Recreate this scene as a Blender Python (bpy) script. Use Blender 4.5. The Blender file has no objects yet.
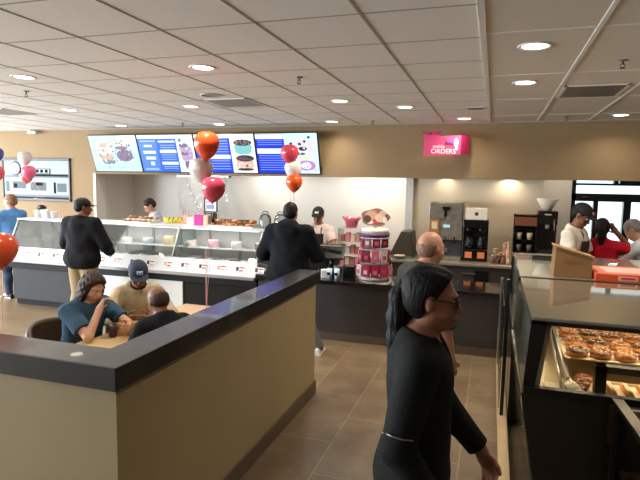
import bpy, bmesh, math, random
import numpy as np
from mathutils import Vector, Matrix
random.seed(7)
sc = bpy.context.scene
C = sc.collection
PI = math.pi
# ------------------------------------------------------------------ camera
cam = bpy.data.cameras.new('camera'); cam_o = bpy.data.objects.new('camera', cam); C.objects.link(cam_o)
cam.sensor_width = 36; cam.lens = 533.42/640*36; cam.clip_start = .05
R_ = Vector((0.95067467, 0.30965974, 0.01812511)); U_ = Vector((-0.04927668, 0.09307564, 0.9944389)); F_ = Vector((-0.30625068, 0.94628102, -0.10374365))
cam_o.matrix_world = Matrix(((R_.x, U_.x, -F_.x, 0), (R_.y, U_.y, -F_.y, 0), (R_.z, U_.z, -F_.z, 2.0), (0, 0, 0, 1)))
sc.camera = cam_o
# ------------------------------------------------------------------ view, world
sc.view_settings.view_transform = 'Standard'; sc.view_settings.look = 'None'
sc.view_settings.gamma = 1; sc.view_settings.use_curve_mapping = False
sc.view_settings.exposure = 0.0
w = bpy.data.worlds.new('sky'); sc.world = w; w.use_nodes = True
bg = w.node_tree.nodes['Background']; bg.inputs[0].default_value = (.80, .90, 1, 1); bg.inputs[1].default_value = 2.2
sc.cycles.max_bounces = 8; sc.cycles.transparent_max_bounces = 16
sc.cycles.use_denoising = True; sc.cycles.sample_clamp_indirect = 6
sc.cycles.caustics_reflective = False; sc.cycles.caustics_refractive = False

def srgb(h):
    if isinstance(h, str):
        h = h.lstrip('#'); h = [int(h[i:i+2], 16)/255 for i in (0, 2, 4)]
    return tuple((c/12.92 if c <= .04045 else ((c+.055)/1.055)**2.4) for c in h)

def area(name, loc, rot, sx, sy, power, col=(1, 1, 1), shape='RECTANGLE', spread=None):
    l = bpy.data.lights.new(name, 'AREA'); l.shape = shape; l.size = sx; l.size_y = sy; l.energy = power; l.color = col
    if spread: l.spread = spread
    o = bpy.data.objects.new(name, l); C.objects.link(o); o.location = loc; o.rotation_euler = rot
    return o
# daylight through the big windows on the left and at the rear left
DAY = (.82, .91, 1.0)
area('window_daylight', (-11.75, 5.2, 1.75), (0, -PI/2, 0), 2.3, 5.6, 560, DAY)
area('window_daylight', (-11.75, -.2, 1.75), (0, -PI/2, 0), 2.3, 4.6, 1300, DAY)
area('window_daylight', (-8.2, -3.75, 1.75), (PI/2, 0, 0), 5.6, 2.3, 45, DAY)
area('window_daylight', (2.4, 9.75+2.6, 1.6), (-PI/2, 0, 0), 2.0, 1.4, 40, (1, 1, 1))
WARM = (1.0, .88, .72)
COOL = (1.0, .90, .78)

# ------------------------------------------------------------------ materials
_m = {}
def mat(name, col, rough=.6, metal=0., var=0., scale=8., spec=.5, bump=0., bscale=40., trans=0., emit=None, estr=0., coat=0., sub=0., col2=None, stretch=None):
    if name in _m: return _m[name]
    m = bpy.data.materials.new(name); m.use_nodes = True; _m[name] = m
    nt = m.node_tree; N = nt.nodes; L = nt.links; b = N['Principled BSDF']
    c = srgb(col); b.inputs['Base Color'].default_value = (*c, 1)
    b.inputs['Roughness'].default_value = rough; b.inputs['Metallic'].default_value = metal
    b.inputs['Specular IOR Level'].default_value = spec; b.inputs['Coat Weight'].default_value = coat
    tc = N.new('ShaderNodeTexCoord'); src = tc.outputs['Object']
    if stretch:
        mp = N.new('ShaderNodeMapping'); mp.inputs['Scale'].default_value = stretch; L.new(src, mp.inputs[0]); src = mp.outputs[0]
    if var or col2:
        n = N.new('ShaderNodeTexNoise'); n.inputs['Scale'].default_value = scale; n.inputs['Detail'].default_value = 5
        L.new(src, n.inputs['Vector'])
        r = N.new('ShaderNodeValToRGB'); e = r.color_ramp.elements
        e[0].position = .3; e[1].position = .7
        if col2: a, d = c, srgb(col2)
        else: a, d = tuple(x*(1-var) for x in c), tuple(min(1, x*(1+var)) for x in c)
        e[0].color = (*a, 1); e[1].color = (*d, 1)
        L.new(n.outputs[0], r.inputs[0]); L.new(r.outputs[0], b.inputs['Base Color'])
    if bump:
        n2 = N.new('ShaderNodeTexNoise'); n2.inputs['Scale'].default_value = bscale; L.new(src, n2.inputs['Vector'])
        bp = N.new('ShaderNodeBump'); bp.inputs['Strength'].default_value = bump; bp.inputs['Distance'].default_value = .01
        L.new(n2.outputs[0], bp.inputs['Height']); L.new(bp.outputs[0], b.inputs['Normal'])
    if trans: b.inputs['Transmission Weight'].default_value = trans
    if sub: b.inputs['Subsurface Weight'].default_value = sub; b.inputs['Subsurface Radius'].default_value = (.012, .005, .003)
    if emit: b.inputs['Emission Color'].default_value = (*srgb(emit), 1); b.inputs['Emission Strength'].default_value = estr
    return m

def glass(name, tint='#e8f2f0', gl=.5, rough=.02):
    if name in _m: return _m[name]
    m = bpy.data.materials.new(name); m.use_nodes = True; _m[name] = m
    nt = m.node_tree; N = nt.nodes; L = nt.links; N.remove(N['Principled BSDF']); out = N['Material Output']
    t = N.new('ShaderNodeBsdfTransparent'); t.inputs[0].default_value = (*srgb(tint), 1)
    g = N.new('ShaderNodeBsdfGlossy'); g.inputs['Roughness'].default_value = rough
    lw = N.new('ShaderNodeFresnel'); lw.inputs[0].default_value = 1.5
    mu = N.new('ShaderNodeMath'); mu.operation = 'MULTIPLY_ADD'; mu.inputs[1].default_value = gl; mu.inputs[2].default_value = .02
    mx = N.new('ShaderNodeMixShader'); L.new(lw.outputs[0], mu.inputs[0]); L.new(mu.outputs[0], mx.inputs[0]); L.new(t.outputs[0], mx.inputs[1]); L.new(g.outputs[0], mx.inputs[2]); L.new(mx.outputs[0], out.inputs[0])
    return m

def emis(name, col, s):
    if name in _m: return _m[name]
    m = bpy.data.materials.new(name); m.use_nodes = True; _m[name] = m
    b = m.node_tree.nodes['Principled BSDF']; c = srgb(col)
    b.inputs['Base Color'].default_value = (*[x*.3 for x in c], 1); b.inputs['Emission Color'].default_value = (*c, 1); b.inputs['Emission Strength'].default_value = s
    b.inputs['Roughness'].default_value = .3
    return m

# ------------------------------------------------------------------ mesh builder
class MB:
    def __init__(s): s.bm = bmesh.new(); s.mi = 0
    def _tag(s, vs):
        for f in {f for v in vs for f in v.link_faces}: f.material_index = s.mi
    def box(s, x0, x1, y0, y1, z0, z1, rot=None, piv=None):
        r = bmesh.ops.create_cube(s.bm, size=1); vs = r['verts']
        for v in vs: v.co = Vector((x0+(x1-x0)*(v.co.x+.5), y0+(y1-y0)*(v.co.y+.5), z0+(z1-z0)*(v.co.z+.5)))
        if rot is not None:
            p = Vector(piv or ((x0+x1)/2, (y0+y1)/2, (z0+z1)/2))
            for v in vs: v.co = rot @ (v.co-p)+p
        s._tag(vs); return s
    def prism(s, pts, a, b, axis='z'):      # polygon pts extruded between a and b along axis
        def P(p, h):
            return {'z': (p[0], p[1], h), 'y': (p[0], h, p[1]), 'x': (h, p[0], p[1])}[axis]
        lo = [s.bm.verts.new(P(p, a)) for p in pts]; hi = [s.bm.verts.new(P(p, b)) for p in pts]; n = len(pts)
        fs = [s.bm.faces.new(lo[::-1]), s.bm.faces.new(hi)]
        for i in range(n): fs.append(s.bm.faces.new((lo[i], lo[(i+1) % n], hi[(i+1) % n], hi[i])))
        for f in fs: f.material_index = s.mi
        return s
    def hexa(s, p):                         # 8 points: bottom 4 ccw, top 4 ccw
        v = [s.bm.verts.new(q) for q in p]
        for q in ((3, 2, 1, 0), (4, 5, 6, 7), (0, 1, 5, 4), (1, 2, 6, 5), (2, 3, 7, 6), (3, 0, 4, 7)):
            s.bm.faces.new([v[i] for i in q]).material_index = s.mi
        return s
    def lathe(s, prof, c=(0, 0, 0), seg=20, sy=1., cap=True):
        rings = []
        for r, z in prof:
            if r < 1e-5: rings.append([s.bm.verts.new((c[0], c[1], c[2]+z))]); continue
            rings.append([s.bm.verts.new((c[0]+r*math.cos(2*PI*i/seg), c[1]+sy*r*math.sin(2*PI*i/seg), c[2]+z)) for i in range(seg)])
        fs = []
        for a, b in zip(rings, rings[1:]):
            if len(a) == 1 and len(b) == 1: continue
            for i in range(seg):
                j = (i+1) % seg
                if len(a) == 1: fs.append(s.bm.faces.new((a[0], b[j], b[i])))
                elif len(b) == 1: fs.append(s.bm.faces.new((a[i], a[j], b[0])))
                else: fs.append(s.bm.faces.new((a[i], a[j], b[j], b[i])))
        if cap:
            if len(rings[0]) > 1: fs.append(s.bm.faces.new(rings[0][::-1]))
            if len(rings[-1]) > 1: fs.append(s.bm.faces.new(rings[-1]))
        for f in fs: f.material_index = s.mi; f.smooth = True
        return s
    def tube(s, pts, r, seg=8, r1=None):
        pts = [Vector(p) for p in pts]; rings = []; n = len(pts)
        for i, p in enumerate(pts):
            d = (pts[min(i+1, n-1)]-pts[max(i-1, 0)]).normalized()
            a = d.orthogonal().normalized() if i == 0 else (a-d*a.dot(d)).normalized()
            b = d.cross(a); rr = r if r1 is None else r+(r1-r)*i/(n-1)
            rings.append([s.bm.verts.new(p+(a*math.cos(2*PI*k/seg)+b*math.sin(2*PI*k/seg))*rr) for k in range(seg)])
        fs = []
        for A, B in zip(rings, rings[1:]):
            for k in range(seg): fs.append(s.bm.faces.new((A[k], A[(k+1) % seg], B[(k+1) % seg], B[k])))
        fs += [s.bm.faces.new(rings[0][::-1]), s.bm.faces.new(rings[-1])]
        for f in fs: f.material_index = s.mi; f.smooth = True
        return s
    def torus(s, c, R, r, seg=20, ms=10, sz=1., wob=0.):
        g = []
        for i in range(seg):
            t = 2*PI*i/seg; ro = []
            for k in range(ms):
                p = 2*PI*k/ms; rr = r*(1+wob*math.sin(5*t+2*k)); q = R+rr*math.cos(p)
                ro.append(s.bm.verts.new((c[0]+q*math.cos(t), c[1]+q*math.sin(t), c[2]+rr*sz*math.sin(p))))
            g.append(ro)
        for i in range(seg):
            for k in range(ms):
                f = s.bm.faces.new((g[i][k], g[(i+1) % seg][k], g[(i+1) % seg][(k+1) % ms], g[i][(k+1) % ms])); f.smooth = True; f.material_index = s.mi
        return s
    def ball(s, c, rx, ry, rz, u=16, v=10, M=None):
        r = bmesh.ops.create_uvsphere(s.bm, u_segments=u, v_segments=v, radius=1)
        for q in r['verts']:
            p = Vector((q.co.x*rx, q.co.y*ry, q.co.z*rz)); q.co = (M @ p if M is not None else p)+Vector(c)
        s._tag(r['verts'])
        for f in {f for q in r['verts'] for f in q.link_faces}: f.smooth = True
        return s
    def build(s, name, mats, parent=None, bevel=0.):
        me = bpy.data.meshes.new(name); bmesh.ops.recalc_face_normals(s.bm, faces=s.bm.faces); s.bm.to_mesh(me); s.bm.free()
        for m in (mats if isinstance(mats, (list, tuple)) else [mats]): me.materials.append(m)
        o = bpy.data.objects.new(name, me); C.objects.link(o)
        if parent: o.parent = parent
        if bevel:
            b = o.modifiers.new('bevel', 'BEVEL'); b.width = bevel; b.segments = 2; b.limit_method = 'ANGLE'
        return o
def tag(o, label=None, cat=None, group=None, kind=None):
    if label: o['label'] = label
    if cat: o['category'] = cat
    if group: o['group'] = group
    if kind: o['kind'] = kind
    return o
def empty(name, loc=(0, 0, 0), rz=0., label=None, cat=None, group=None):
    o = bpy.data.objects.new(name, None); C.objects.link(o); o.location = loc; o.rotation_euler = (0, 0, rz); o.empty_display_size = .1
    return tag(o, label, cat, group)
def struct(name, mb, m, bevel=0., parent=None):
    o = mb.build(name, m, parent, bevel)
    if not parent: o['kind'] = 'structure'
    return o
def copy_tree(o, loc, rz=0., label=None, scale=None):
    r = o.copy(); C.objects.link(r); r.location = loc; r.rotation_euler = (r.rotation_euler.x, r.rotation_euler.y, rz)
    if label: r['label'] = label
    if scale: r.scale = scale
    for ch in list(o.children):
        c = ch.copy(); C.objects.link(c); c.parent = r
        for g in ch.children:
            d = g.copy(); C.objects.link(d); d.parent = c
    return r
def text(body, size, m, loc, rot, parent=None, name='lettering', depth=.002, ax='CENTER'):
    cu = bpy.data.curves.new(name, 'FONT'); cu.body = body; cu.size = size; cu.extrude = depth; cu.align_x = ax; cu.align_y = 'CENTER'
    tmp = bpy.data.objects.new(name, cu); C.objects.link(tmp)
    dg = bpy.context.evaluated_depsgraph_get(); me = bpy.data.meshes.new_from_object(tmp.evaluated_get(dg))
    bpy.data.objects.remove(tmp); me.materials.clear(); me.materials.append(m)
    o = bpy.data.objects.new(name, me); C.objects.link(o); o.location = loc; o.rotation_euler = rot
    if parent: o.parent = parent
    return o
# ------------------------------------------------------------------ the room
H_C = 3.0; YW = 8.72
def tilefloor():
    m = bpy.data.materials.new('floor_tile'); m.use_nodes = True; nt = m.node_tree; N = nt.nodes; L = nt.links; b = N['Principled BSDF']
    tc = N.new('ShaderNodeTexCoord'); mp = N.new('ShaderNodeMapping'); mp.inputs['Location'].default_value = (.02, .15, 0); mp.inputs['Rotation'].default_value = (0, 0, PI/2); L.new(tc.outputs['Object'], mp.inputs[0])
    br = N.new('ShaderNodeTexBrick'); br.offset = .5; br.inputs['Scale'].default_value = 1; br.inputs['Brick Width'].default_value = .95; br.inputs['Row Height'].default_value = .48
    br.inputs['Mortar Size'].default_value = .005; br.inputs['Mortar Smooth'].default_value = .2
    br.inputs['Color1'].default_value = (*srgb('#88775f'), 1); br.inputs['Color2'].default_value = (*srgb('#7d6a53'), 1); br.inputs['Mortar'].default_value = (*srgb('#a5947a'), 1)
    L.new(mp.outputs[0], br.inputs['Vector'])
    n = N.new('ShaderNodeTexNoise'); n.inputs['Scale'].default_value = 3.2; n.inputs['Detail'].default_value = 8; n.inputs['Roughness'].default_value = .65; L.new(tc.outputs['Object'], n.inputs['Vector'])
    r = N.new('ShaderNodeValToRGB'); r.color_ramp.elements[0].position = .3; r.color_ramp.elements[1].position = .72
    r.color_ramp.elements[0].color = (.62, .57, .51, 1); r.color_ramp.elements[1].color = (1.1, 1.08, 1.03, 1); L.new(n.outputs[0], r.inputs[0])
    mx = N.new('ShaderNodeMix'); mx.data_type = 'RGBA'; mx.blend_type = 'MULTIPLY'; mx.inputs[0].default_value = 1
    L.new(br.outputs[0], mx.inputs[6]); L.new(r.outputs[0], mx.inputs[7]); L.new(mx.outputs[2], b.inputs['Base Color'])
    b.inputs['Roughness'].default_value = .34
    bp = N.new('ShaderNodeBump'); bp.inputs['Strength'].default_value = .15; bp.inputs['Distance'].default_value = .004; L.new(n.outputs[0], bp.inputs['Height']); L.new(bp.outputs[0], b.inputs['Normal'])
    return m
tan = mat('tan_paint', '#957b57', .75, var=.03, scale=2)
white_paint = mat('white_paint', '#d9d6cf', .6, var=.02, scale=2)
ceil_m = mat('ceiling_tile', '#efeae1', .9, var=.05, scale=60, bump=.15, bscale=200)
ceil_r = mat('ceiling_panel', '#ddd5c7', .9, var=.03, scale=30)
bar_shade = mat('grid_bar_shade', '#a39a8e', .7); bar_w = mat('grid_bar_white', '#e6e2da', .5)  # left grid bars darkened to stand for tile edge shadows
black_fr = mat('black_aluminium', '#17181a', .4, spec=.4)
struct('floor', MB().box(-12, 5, -4, 12.6, -.1, 0), tilefloor())
struct('ceiling', MB().box(-12, -.12, -4, YW+.3, H_C, H_C+.1), ceil_m)
struct('ceiling', MB().box(-.12, 5, -4, YW+.3, H_C, H_C+.1), ceil_r)
g = MB()
for k in range(0, 18): x = -.80-.68*k; g.box(x-.008, x+.008, -4, YW, H_C-.003, H_C+.01)
for k in range(-10, 9): y = 3.157+.684*k; g.box(-12, -.13, y-.007, y+.007, H_C-.002, H_C+.01)
g.box(-12, 5, YW-.03, YW, H_C-.02, H_C+.01)
struct('trim_1', g, bar_shade)
g = MB()
g.box(-.14, -.10, -4, YW, H_C-.006, H_C+.01)
for k in range(1, 8): x = -.12+.69*k; g.box(x-.014, x+.014, -4, YW, H_C-.005, H_C+.01)
for k in range(-5, 5): y = 3.764+1.40*k; g.box(-.12, 5, y-.010, y+.010, H_C-.004, H_C+.01)
struct('trim_2', g, bar_w)
# soffit over the service counter, the opening below it
struct('wall_back', MB().box(-12, -7.52, YW, YW+.25, 0, H_C).box(-7.52, 5, YW, YW+.25, 2.13, H_C), tan)
struct('ceiling', MB().box(-7.6, 5, YW+.25, 13, 2.60, 2.7), white_paint)          # back of house ceiling
side_m = mat('grey_side_wall', '#cfcbc4', .7, var=.02)
struct('wall_side', MB().box(-7.62, -7.50, YW+.25, 10.0, 0, 2.6), side_m)
struct('trim_3', MB().box(-7.55, -7.49, YW-.02, YW+.26, 0, 2.135), white_paint)
struct('wall_back', MB().box(-7.5, -1.30, 9.9, 10.0, 0, 2.6).box(.72, 1.24, 9.9, 10.0, 0, 2.6).box(1.24, 5, 9.9, 10.0, 0, .85).box(1.24, 5, 9.9, 10.0, 2.45, 2.6), white_paint)
struct('wall_back', MB().box(-1.30, .72, 8.98, 9.9, 0, 2.6), mat('cream_paint', '#dccbae', .6, var=.02))
struct('trim_4', MB().box(-1.40, -1.28, 8.92, 9.05, 0, 2.6), white_paint)
# rooms' other walls, with the window openings that light it
def win_wall_x(name, X, y0, y1, wins, z0, z1):
    m = MB(); ys = [y0]
    for a, b in wins: m.box(X, X+.12, ys[-1], a, 0, H_C); m.box(X, X+.12, a, b, 0, z0); m.box(X, X+.12, a, b, z1, H_C); ys.append(b)
    m.box(X, X+.12, ys[-1], y1, 0, H_C); return struct(name, m, tan)
win_wall_x('wall_left', -12.12, -4, YW, [(-2.5, 2.1), (2.4, 8.0)], .6, 2.9)
m = MB(); m.box(-12, -11, -4.12, -4, 0, H_C).box(-11, -5.4, -4.12, -4, 0, .6).box(-11, -5.4, -4.12, -4, 2.9, H_C).box(-5.4, 5, -4.12, -4, 0, H_C)
struct('wall_rear', m, mat('rear_low_bounce', '#5c4c3a', .8))  # unseen wall, darkened to cut light bounced onto the divider
struct('wall_right', MB().box(5, 5.12, -4, 12.6, 0, H_C), mat('dark_tan_paint', '#7b6750', .8))
for i, (a, b) in enumerate([(-2.5, 2.1), (2.4, 8.0)]):
    f = MB(); f.box(-12.1, -12.03, a, b, .6, .66).box(-12.1, -12.03, a, b, 2.84, 2.9)
    n = 4
    for k in range(n+1): y = a+(b-a-.06)*k/n; f.box(-12.1, -12.03, y, y+.06, .6, 2.9)
    struct('window_%d' % (i+2), f, black_fr)
# drive-through window straight ahead on the right
f = MB(); Y0, Y1 = 9.86, 9.96
for z0, z1 in ((2.145, 2.18), (2.065, 2.10), (1.80, 1.93), (.85, .92)): f.box(1.24, 3.6, Y0, Y1, z0, z1)
f.box(1.24, 1.30, Y0, Y1, .85, 2.45).box(1.86, 1.93, Y0, Y1, 2.08, 2.45).box(1.58, 1.65, Y0, Y1, .85, 1.82).box(2.02, 2.13, Y0-.02, Y1, .85, 1.82).box(2.6, 2.68, Y0, Y1, .85, 1.82).box(3.5, 3.6, Y0, Y1, .85, 2.45)
f.box(1.95, 3.5, Y0+.02, Y1-.01, 2.10, 2.165)
wn = struct('window_1', f, black_fr)
struct('pane', MB().box(1.3, 3.5, 9.90, 9.91, .92, 2.45), glass('window_glass', '#f4fafa', .4), parent=wn)
struct('handle', MB().box(1.40, 1.50, 9.83, 9.86, 1.86, 1.88).box(2.3, 2.36, 9.83, 9.86, 1.86, 1.90), mat('chrome', '#b8b8b8', .25, 1), parent=wn)
struct('ground_1', MB().box(0, 9, 10.1, 16, -.2, -.1), mat('pavement', '#a9a8a4', .9))
# ------------------------------------------------------------------ low divider wall
div_m = mat('divider_paint', '#a8956e', .7, var=.03, scale=3)
w1 = MB().prism([(-1.555, 1.90), (-1.555, 4.705), (-1.72, 4.705), (-1.72, 2.07), (-6.6, 2.07), (-6.6, 1.90)], 0, 1.079)
dv = struct('wall_divider', w1, div_m)
struct('divider_cap', MB().prism([(-1.525, 1.865), (-1.525, 4.745), (-1.74, 4.745), (-1.74, 2.09), (-6.65, 2.09), (-6.65, 1.865)], 1.079, 1.19), mat('dark_laminate', '#2b2825', .25, var=.06, scale=12, coat=.3), bevel=.005, parent=dv)
struct('baseboard_divider', MB().box(-1.555, -1.54, 1.885, 4.72, 0, .13).box(-1.72, -1.54, 4.705, 4.72, 0, .13).box(-6.6, -1.54, 1.885, 1.90, 0, .13), mat('brown_base_tile', '#5f4e39', .45, var=.05), bevel=.003, parent=dv)
# ------------------------------------------------------------------ ceiling fittings
trim_w = mat('white_metal', '#e6e3dd', .4)
lamp_e = emis('downlight_lens', '#fff4e2', 9)
LIGHTS = [(.222, 4.166), (.226, 5.551), (1.567, 8.191), (-.473, 8.25), (-1.136, 6.926), (-1.816, 6.293), (-2.52, 8.3), (-2.486, 4.247), (-3.897, 6.356), (-4.568, 8.35), (-6.552, 8.30), (-5.878, 6.33), (-4.471, 4.223)]
LL = ['recessed downlight over the end of the glass case, largest bright disc on the right', 'recessed downlight just beyond the largest one on the right', 'recessed downlight at the far right near the soffit, beyond the long vent', 'recessed downlight by the soffit just right of the pink sign', 'recessed downlight left of and nearer than the pink sign', 'recessed downlight above the bare stretch right of the menu screens', 'small recessed downlight by the soffit at the right end of the menu screens', 'large recessed downlight left of centre, near the round ceiling speaker', 'recessed downlight left of the square ceiling vent', 'small recessed downlight above the middle menu screens', 'small recessed downlight above the first menu screen', 'recessed downlight above the gap between wall picture and menu screens', 'recessed downlight at the far left of the ceiling, nearest on that side']
dl = None
for (x, y), lb in zip(LIGHTS, LL):
    if dl is None:
        dl = empty('recessed_downlight', (x, y, H_C), 0, lb, 'ceiling light', 'recessed ceiling downlights')
        MB().lathe([(.088, 0), (.115, -.006), (.118, -.002), (.118, .0)], seg=28, cap=False).lathe([(.088, 0), (.088, -.004), (.108, -.007)], seg=28, cap=False).build('trim_ring', trim_w, dl)
        MB().lathe([(.0, -.003), (.086, -.003), (.086, 0), (.0, 0)], seg=28, cap=False).build('lens', lamp_e, dl)
    else: copy_tree(dl, (x, y, H_C), 0, lb)
for x, y in LIGHTS: area('downlight', (x, y, H_C-.02), (0, 0, 0), .16, .16, (6 if y > 8 else 17) if x > -2 else (7 if y > 8 else 17), WARM if x > -2 else COOL, 'DISK', 2.4)
for x, y in [(.22, 2.6), (-2.49, 2.1), (-6.6, 4.2), (-8.5, 6.3), (-8.7, 4.2), (2.6, 4.2), (2.6, 6.2)]: area('downlight', (x, y, H_C-.02), (0, 0, 0), .16, .16, (3.5 if y < 3 else 14) if x > -2 else (7 if y > 8 else 17), WARM if x > -2 else COOL, 'DISK', 2.4)  # extra unseen downlights outside the view, no fixtures built
# lamps inside the back of house
for x, y, p in [(-5.9, 9.5, 6), (-4.2, 9.4, 16), (-2.3, 9.3, 14), (-.6, 8.85, 0), (.2, 8.7, 0)]:
    if p: area('back_room_light', (x, y, 2.57), (0, 0, 0), .3, .3, p, COOL, 'DISK', 2.8)
area('counter_spot', (.22, 8.84, 2.125), (0, 0, 0), .3, .12, 2.6, WARM, 'DISK', 2.9)
area('counter_spot', (-.75, 8.84, 2.125), (0, 0, 0), .3, .12, 1.3, WARM, 'DISK', 2.9)
area('counter_spot', (-1.85, 9.5, 2.55), (0, 0, 0), .12, .12, 8, WARM, 'DISK', 2.9)
area('back_room_light', (1.1, 9.3, 2.57), (0, 0, 0), .3, .3, 6, COOL, 'DISK', 2.8)  # added to brighten the grey wall beside the window, no fixture there
def vent(name, x0, x1, y0, y1, n, lb, mm):
    v = empty(name, (0, 0, 0), 0, lb, 'vent', None); v.location = ((x0+x1)/2, (y0+y1)/2, H_C)
    a, b = (x1-x0)/2, (y1-y0)/2
    MB().box(-a, a, -b, -b+.03, -.008, 0).box(-a, a, b-.03, b, -.008, 0).box(-a, -a+.03, -b, b, -.008, 0).box(a-.03, a, -b, b, -.008, 0).build('frame', trim_w, v)
    MB().box(-a+.03, a-.03, -b+.03, b-.03, -.002, 0).build('backing', mat('vent_dark', '#57524b', .8), v)
    s = MB()
    for k in range(n):
        y = -b+.04+(2*b-.08)*k/(n-1)
        s.box(-a+.03, a-.03, y-.017, y+.017, -.007, -.005, Matrix.Rotation(-.35, 3, 'X'))
    o = s.build('louvre', mm, v); return v
vent('ceiling_vent', .60, 1.19, 5.81, 6.50, 8, 'long shiny louvred ceiling vent on the right, beyond the two downlights', mat('louvre_metal', '#a8a49c', .3, .8))
vent('ceiling_vent', -3.45, -2.84, 5.85, 6.45, 9, 'square ceiling vent with grey louvres beside the round speaker', mat('louvre_grey', '#8e8a83', .5))
vent('ceiling_vent', -7.35, -6.75, 6.0, 6.6, 9, 'partly cut off ceiling vent at the left edge, above the wall picture', mat('louvre_grey', '#8e8a83', .5))
vent('ceiling_vent', -.40, -.16, 7.1, 7.25, 4, 'tiny dark ceiling vent near the soffit, above the pink sign', mat('louvre_dark', '#3d3a36', .5))
sp = empty('ceiling_speaker', (-3.155, 5.577, H_C), 0, 'flat round grey ceiling speaker between downlight and square vent', 'speaker')
MB().lathe([(.12, 0), (.125, -.008), (.105, -.010), (.105, 0)], seg=28, cap=False).build('rim', mat('speaker_rim', '#b5b1aa', .6), sp)
MB().lathe([(0, -.007), (.105, -.006)], seg=28, cap=False).build('grille', mat('speaker_grille', '#96928b', .8, bump=.4, bscale=400), sp)
spr = None
for (x, y), lb in zip([(-1.799, 4.827), (.897, 4.764), (-5.145, 4.887), (-1.855, 8.3), (-5.13, 8.1), (.902, 8.2)], ['sprinkler head right of the large centre-left downlight', 'chrome sprinkler head on the right, nearer than the long vent', 'sprinkler head below the far left downlight', 'sprinkler head near the soffit right of the menu screens', 'sprinkler head near the soffit above the second menu screen', 'sprinkler head near the soffit on the right, beyond the long vent']):
    if spr is None:
        spr = empty('sprinkler_head', (x, y, H_C), 0, lb, 'sprinkler', 'ceiling sprinkler heads')
        MB().lathe([(.035, 0), (.035, -.006), (.012, -.012)], seg=16).build('escutcheon', mat('sprinkler_chrome', '#8f8a84', .35, .9), spr)
        MB().tube([(0, 0, 0), (0, 0, -.035)], .008).tube([(-.014, 0, -.03), (-.016, 0, -.05), (0, 0, -.06)], .003, 6).tube([(.014, 0, -.03), (.016, 0, -.05), (0, 0, -.06)], .003, 6).lathe([(.0, -.062), (.02, -.062), (.02, -.065), (0, -.065)], seg=12, cap=False).build('deflector', mat('sprinkler_dark', '#4a4542', .4, .8), spr)
    else: copy_tree(spr, (x, y, H_C), 0, lb)
cm = empty('security_camera', (-9.0, 8.62, 2.93), 0, 'small white security camera high on tan wall, above wall picture', 'camera')
MB().box(-.02, .02, 0, .10, -.02, .02).lathe([(.045, -.02), (.05, .03), (.02, .07)], seg=14).build('mount', trim_w, cm)
MB().box(-.03, .18, -.06, -.0, -.02, .03).build('housing', trim_w, cm, .006)
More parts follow.
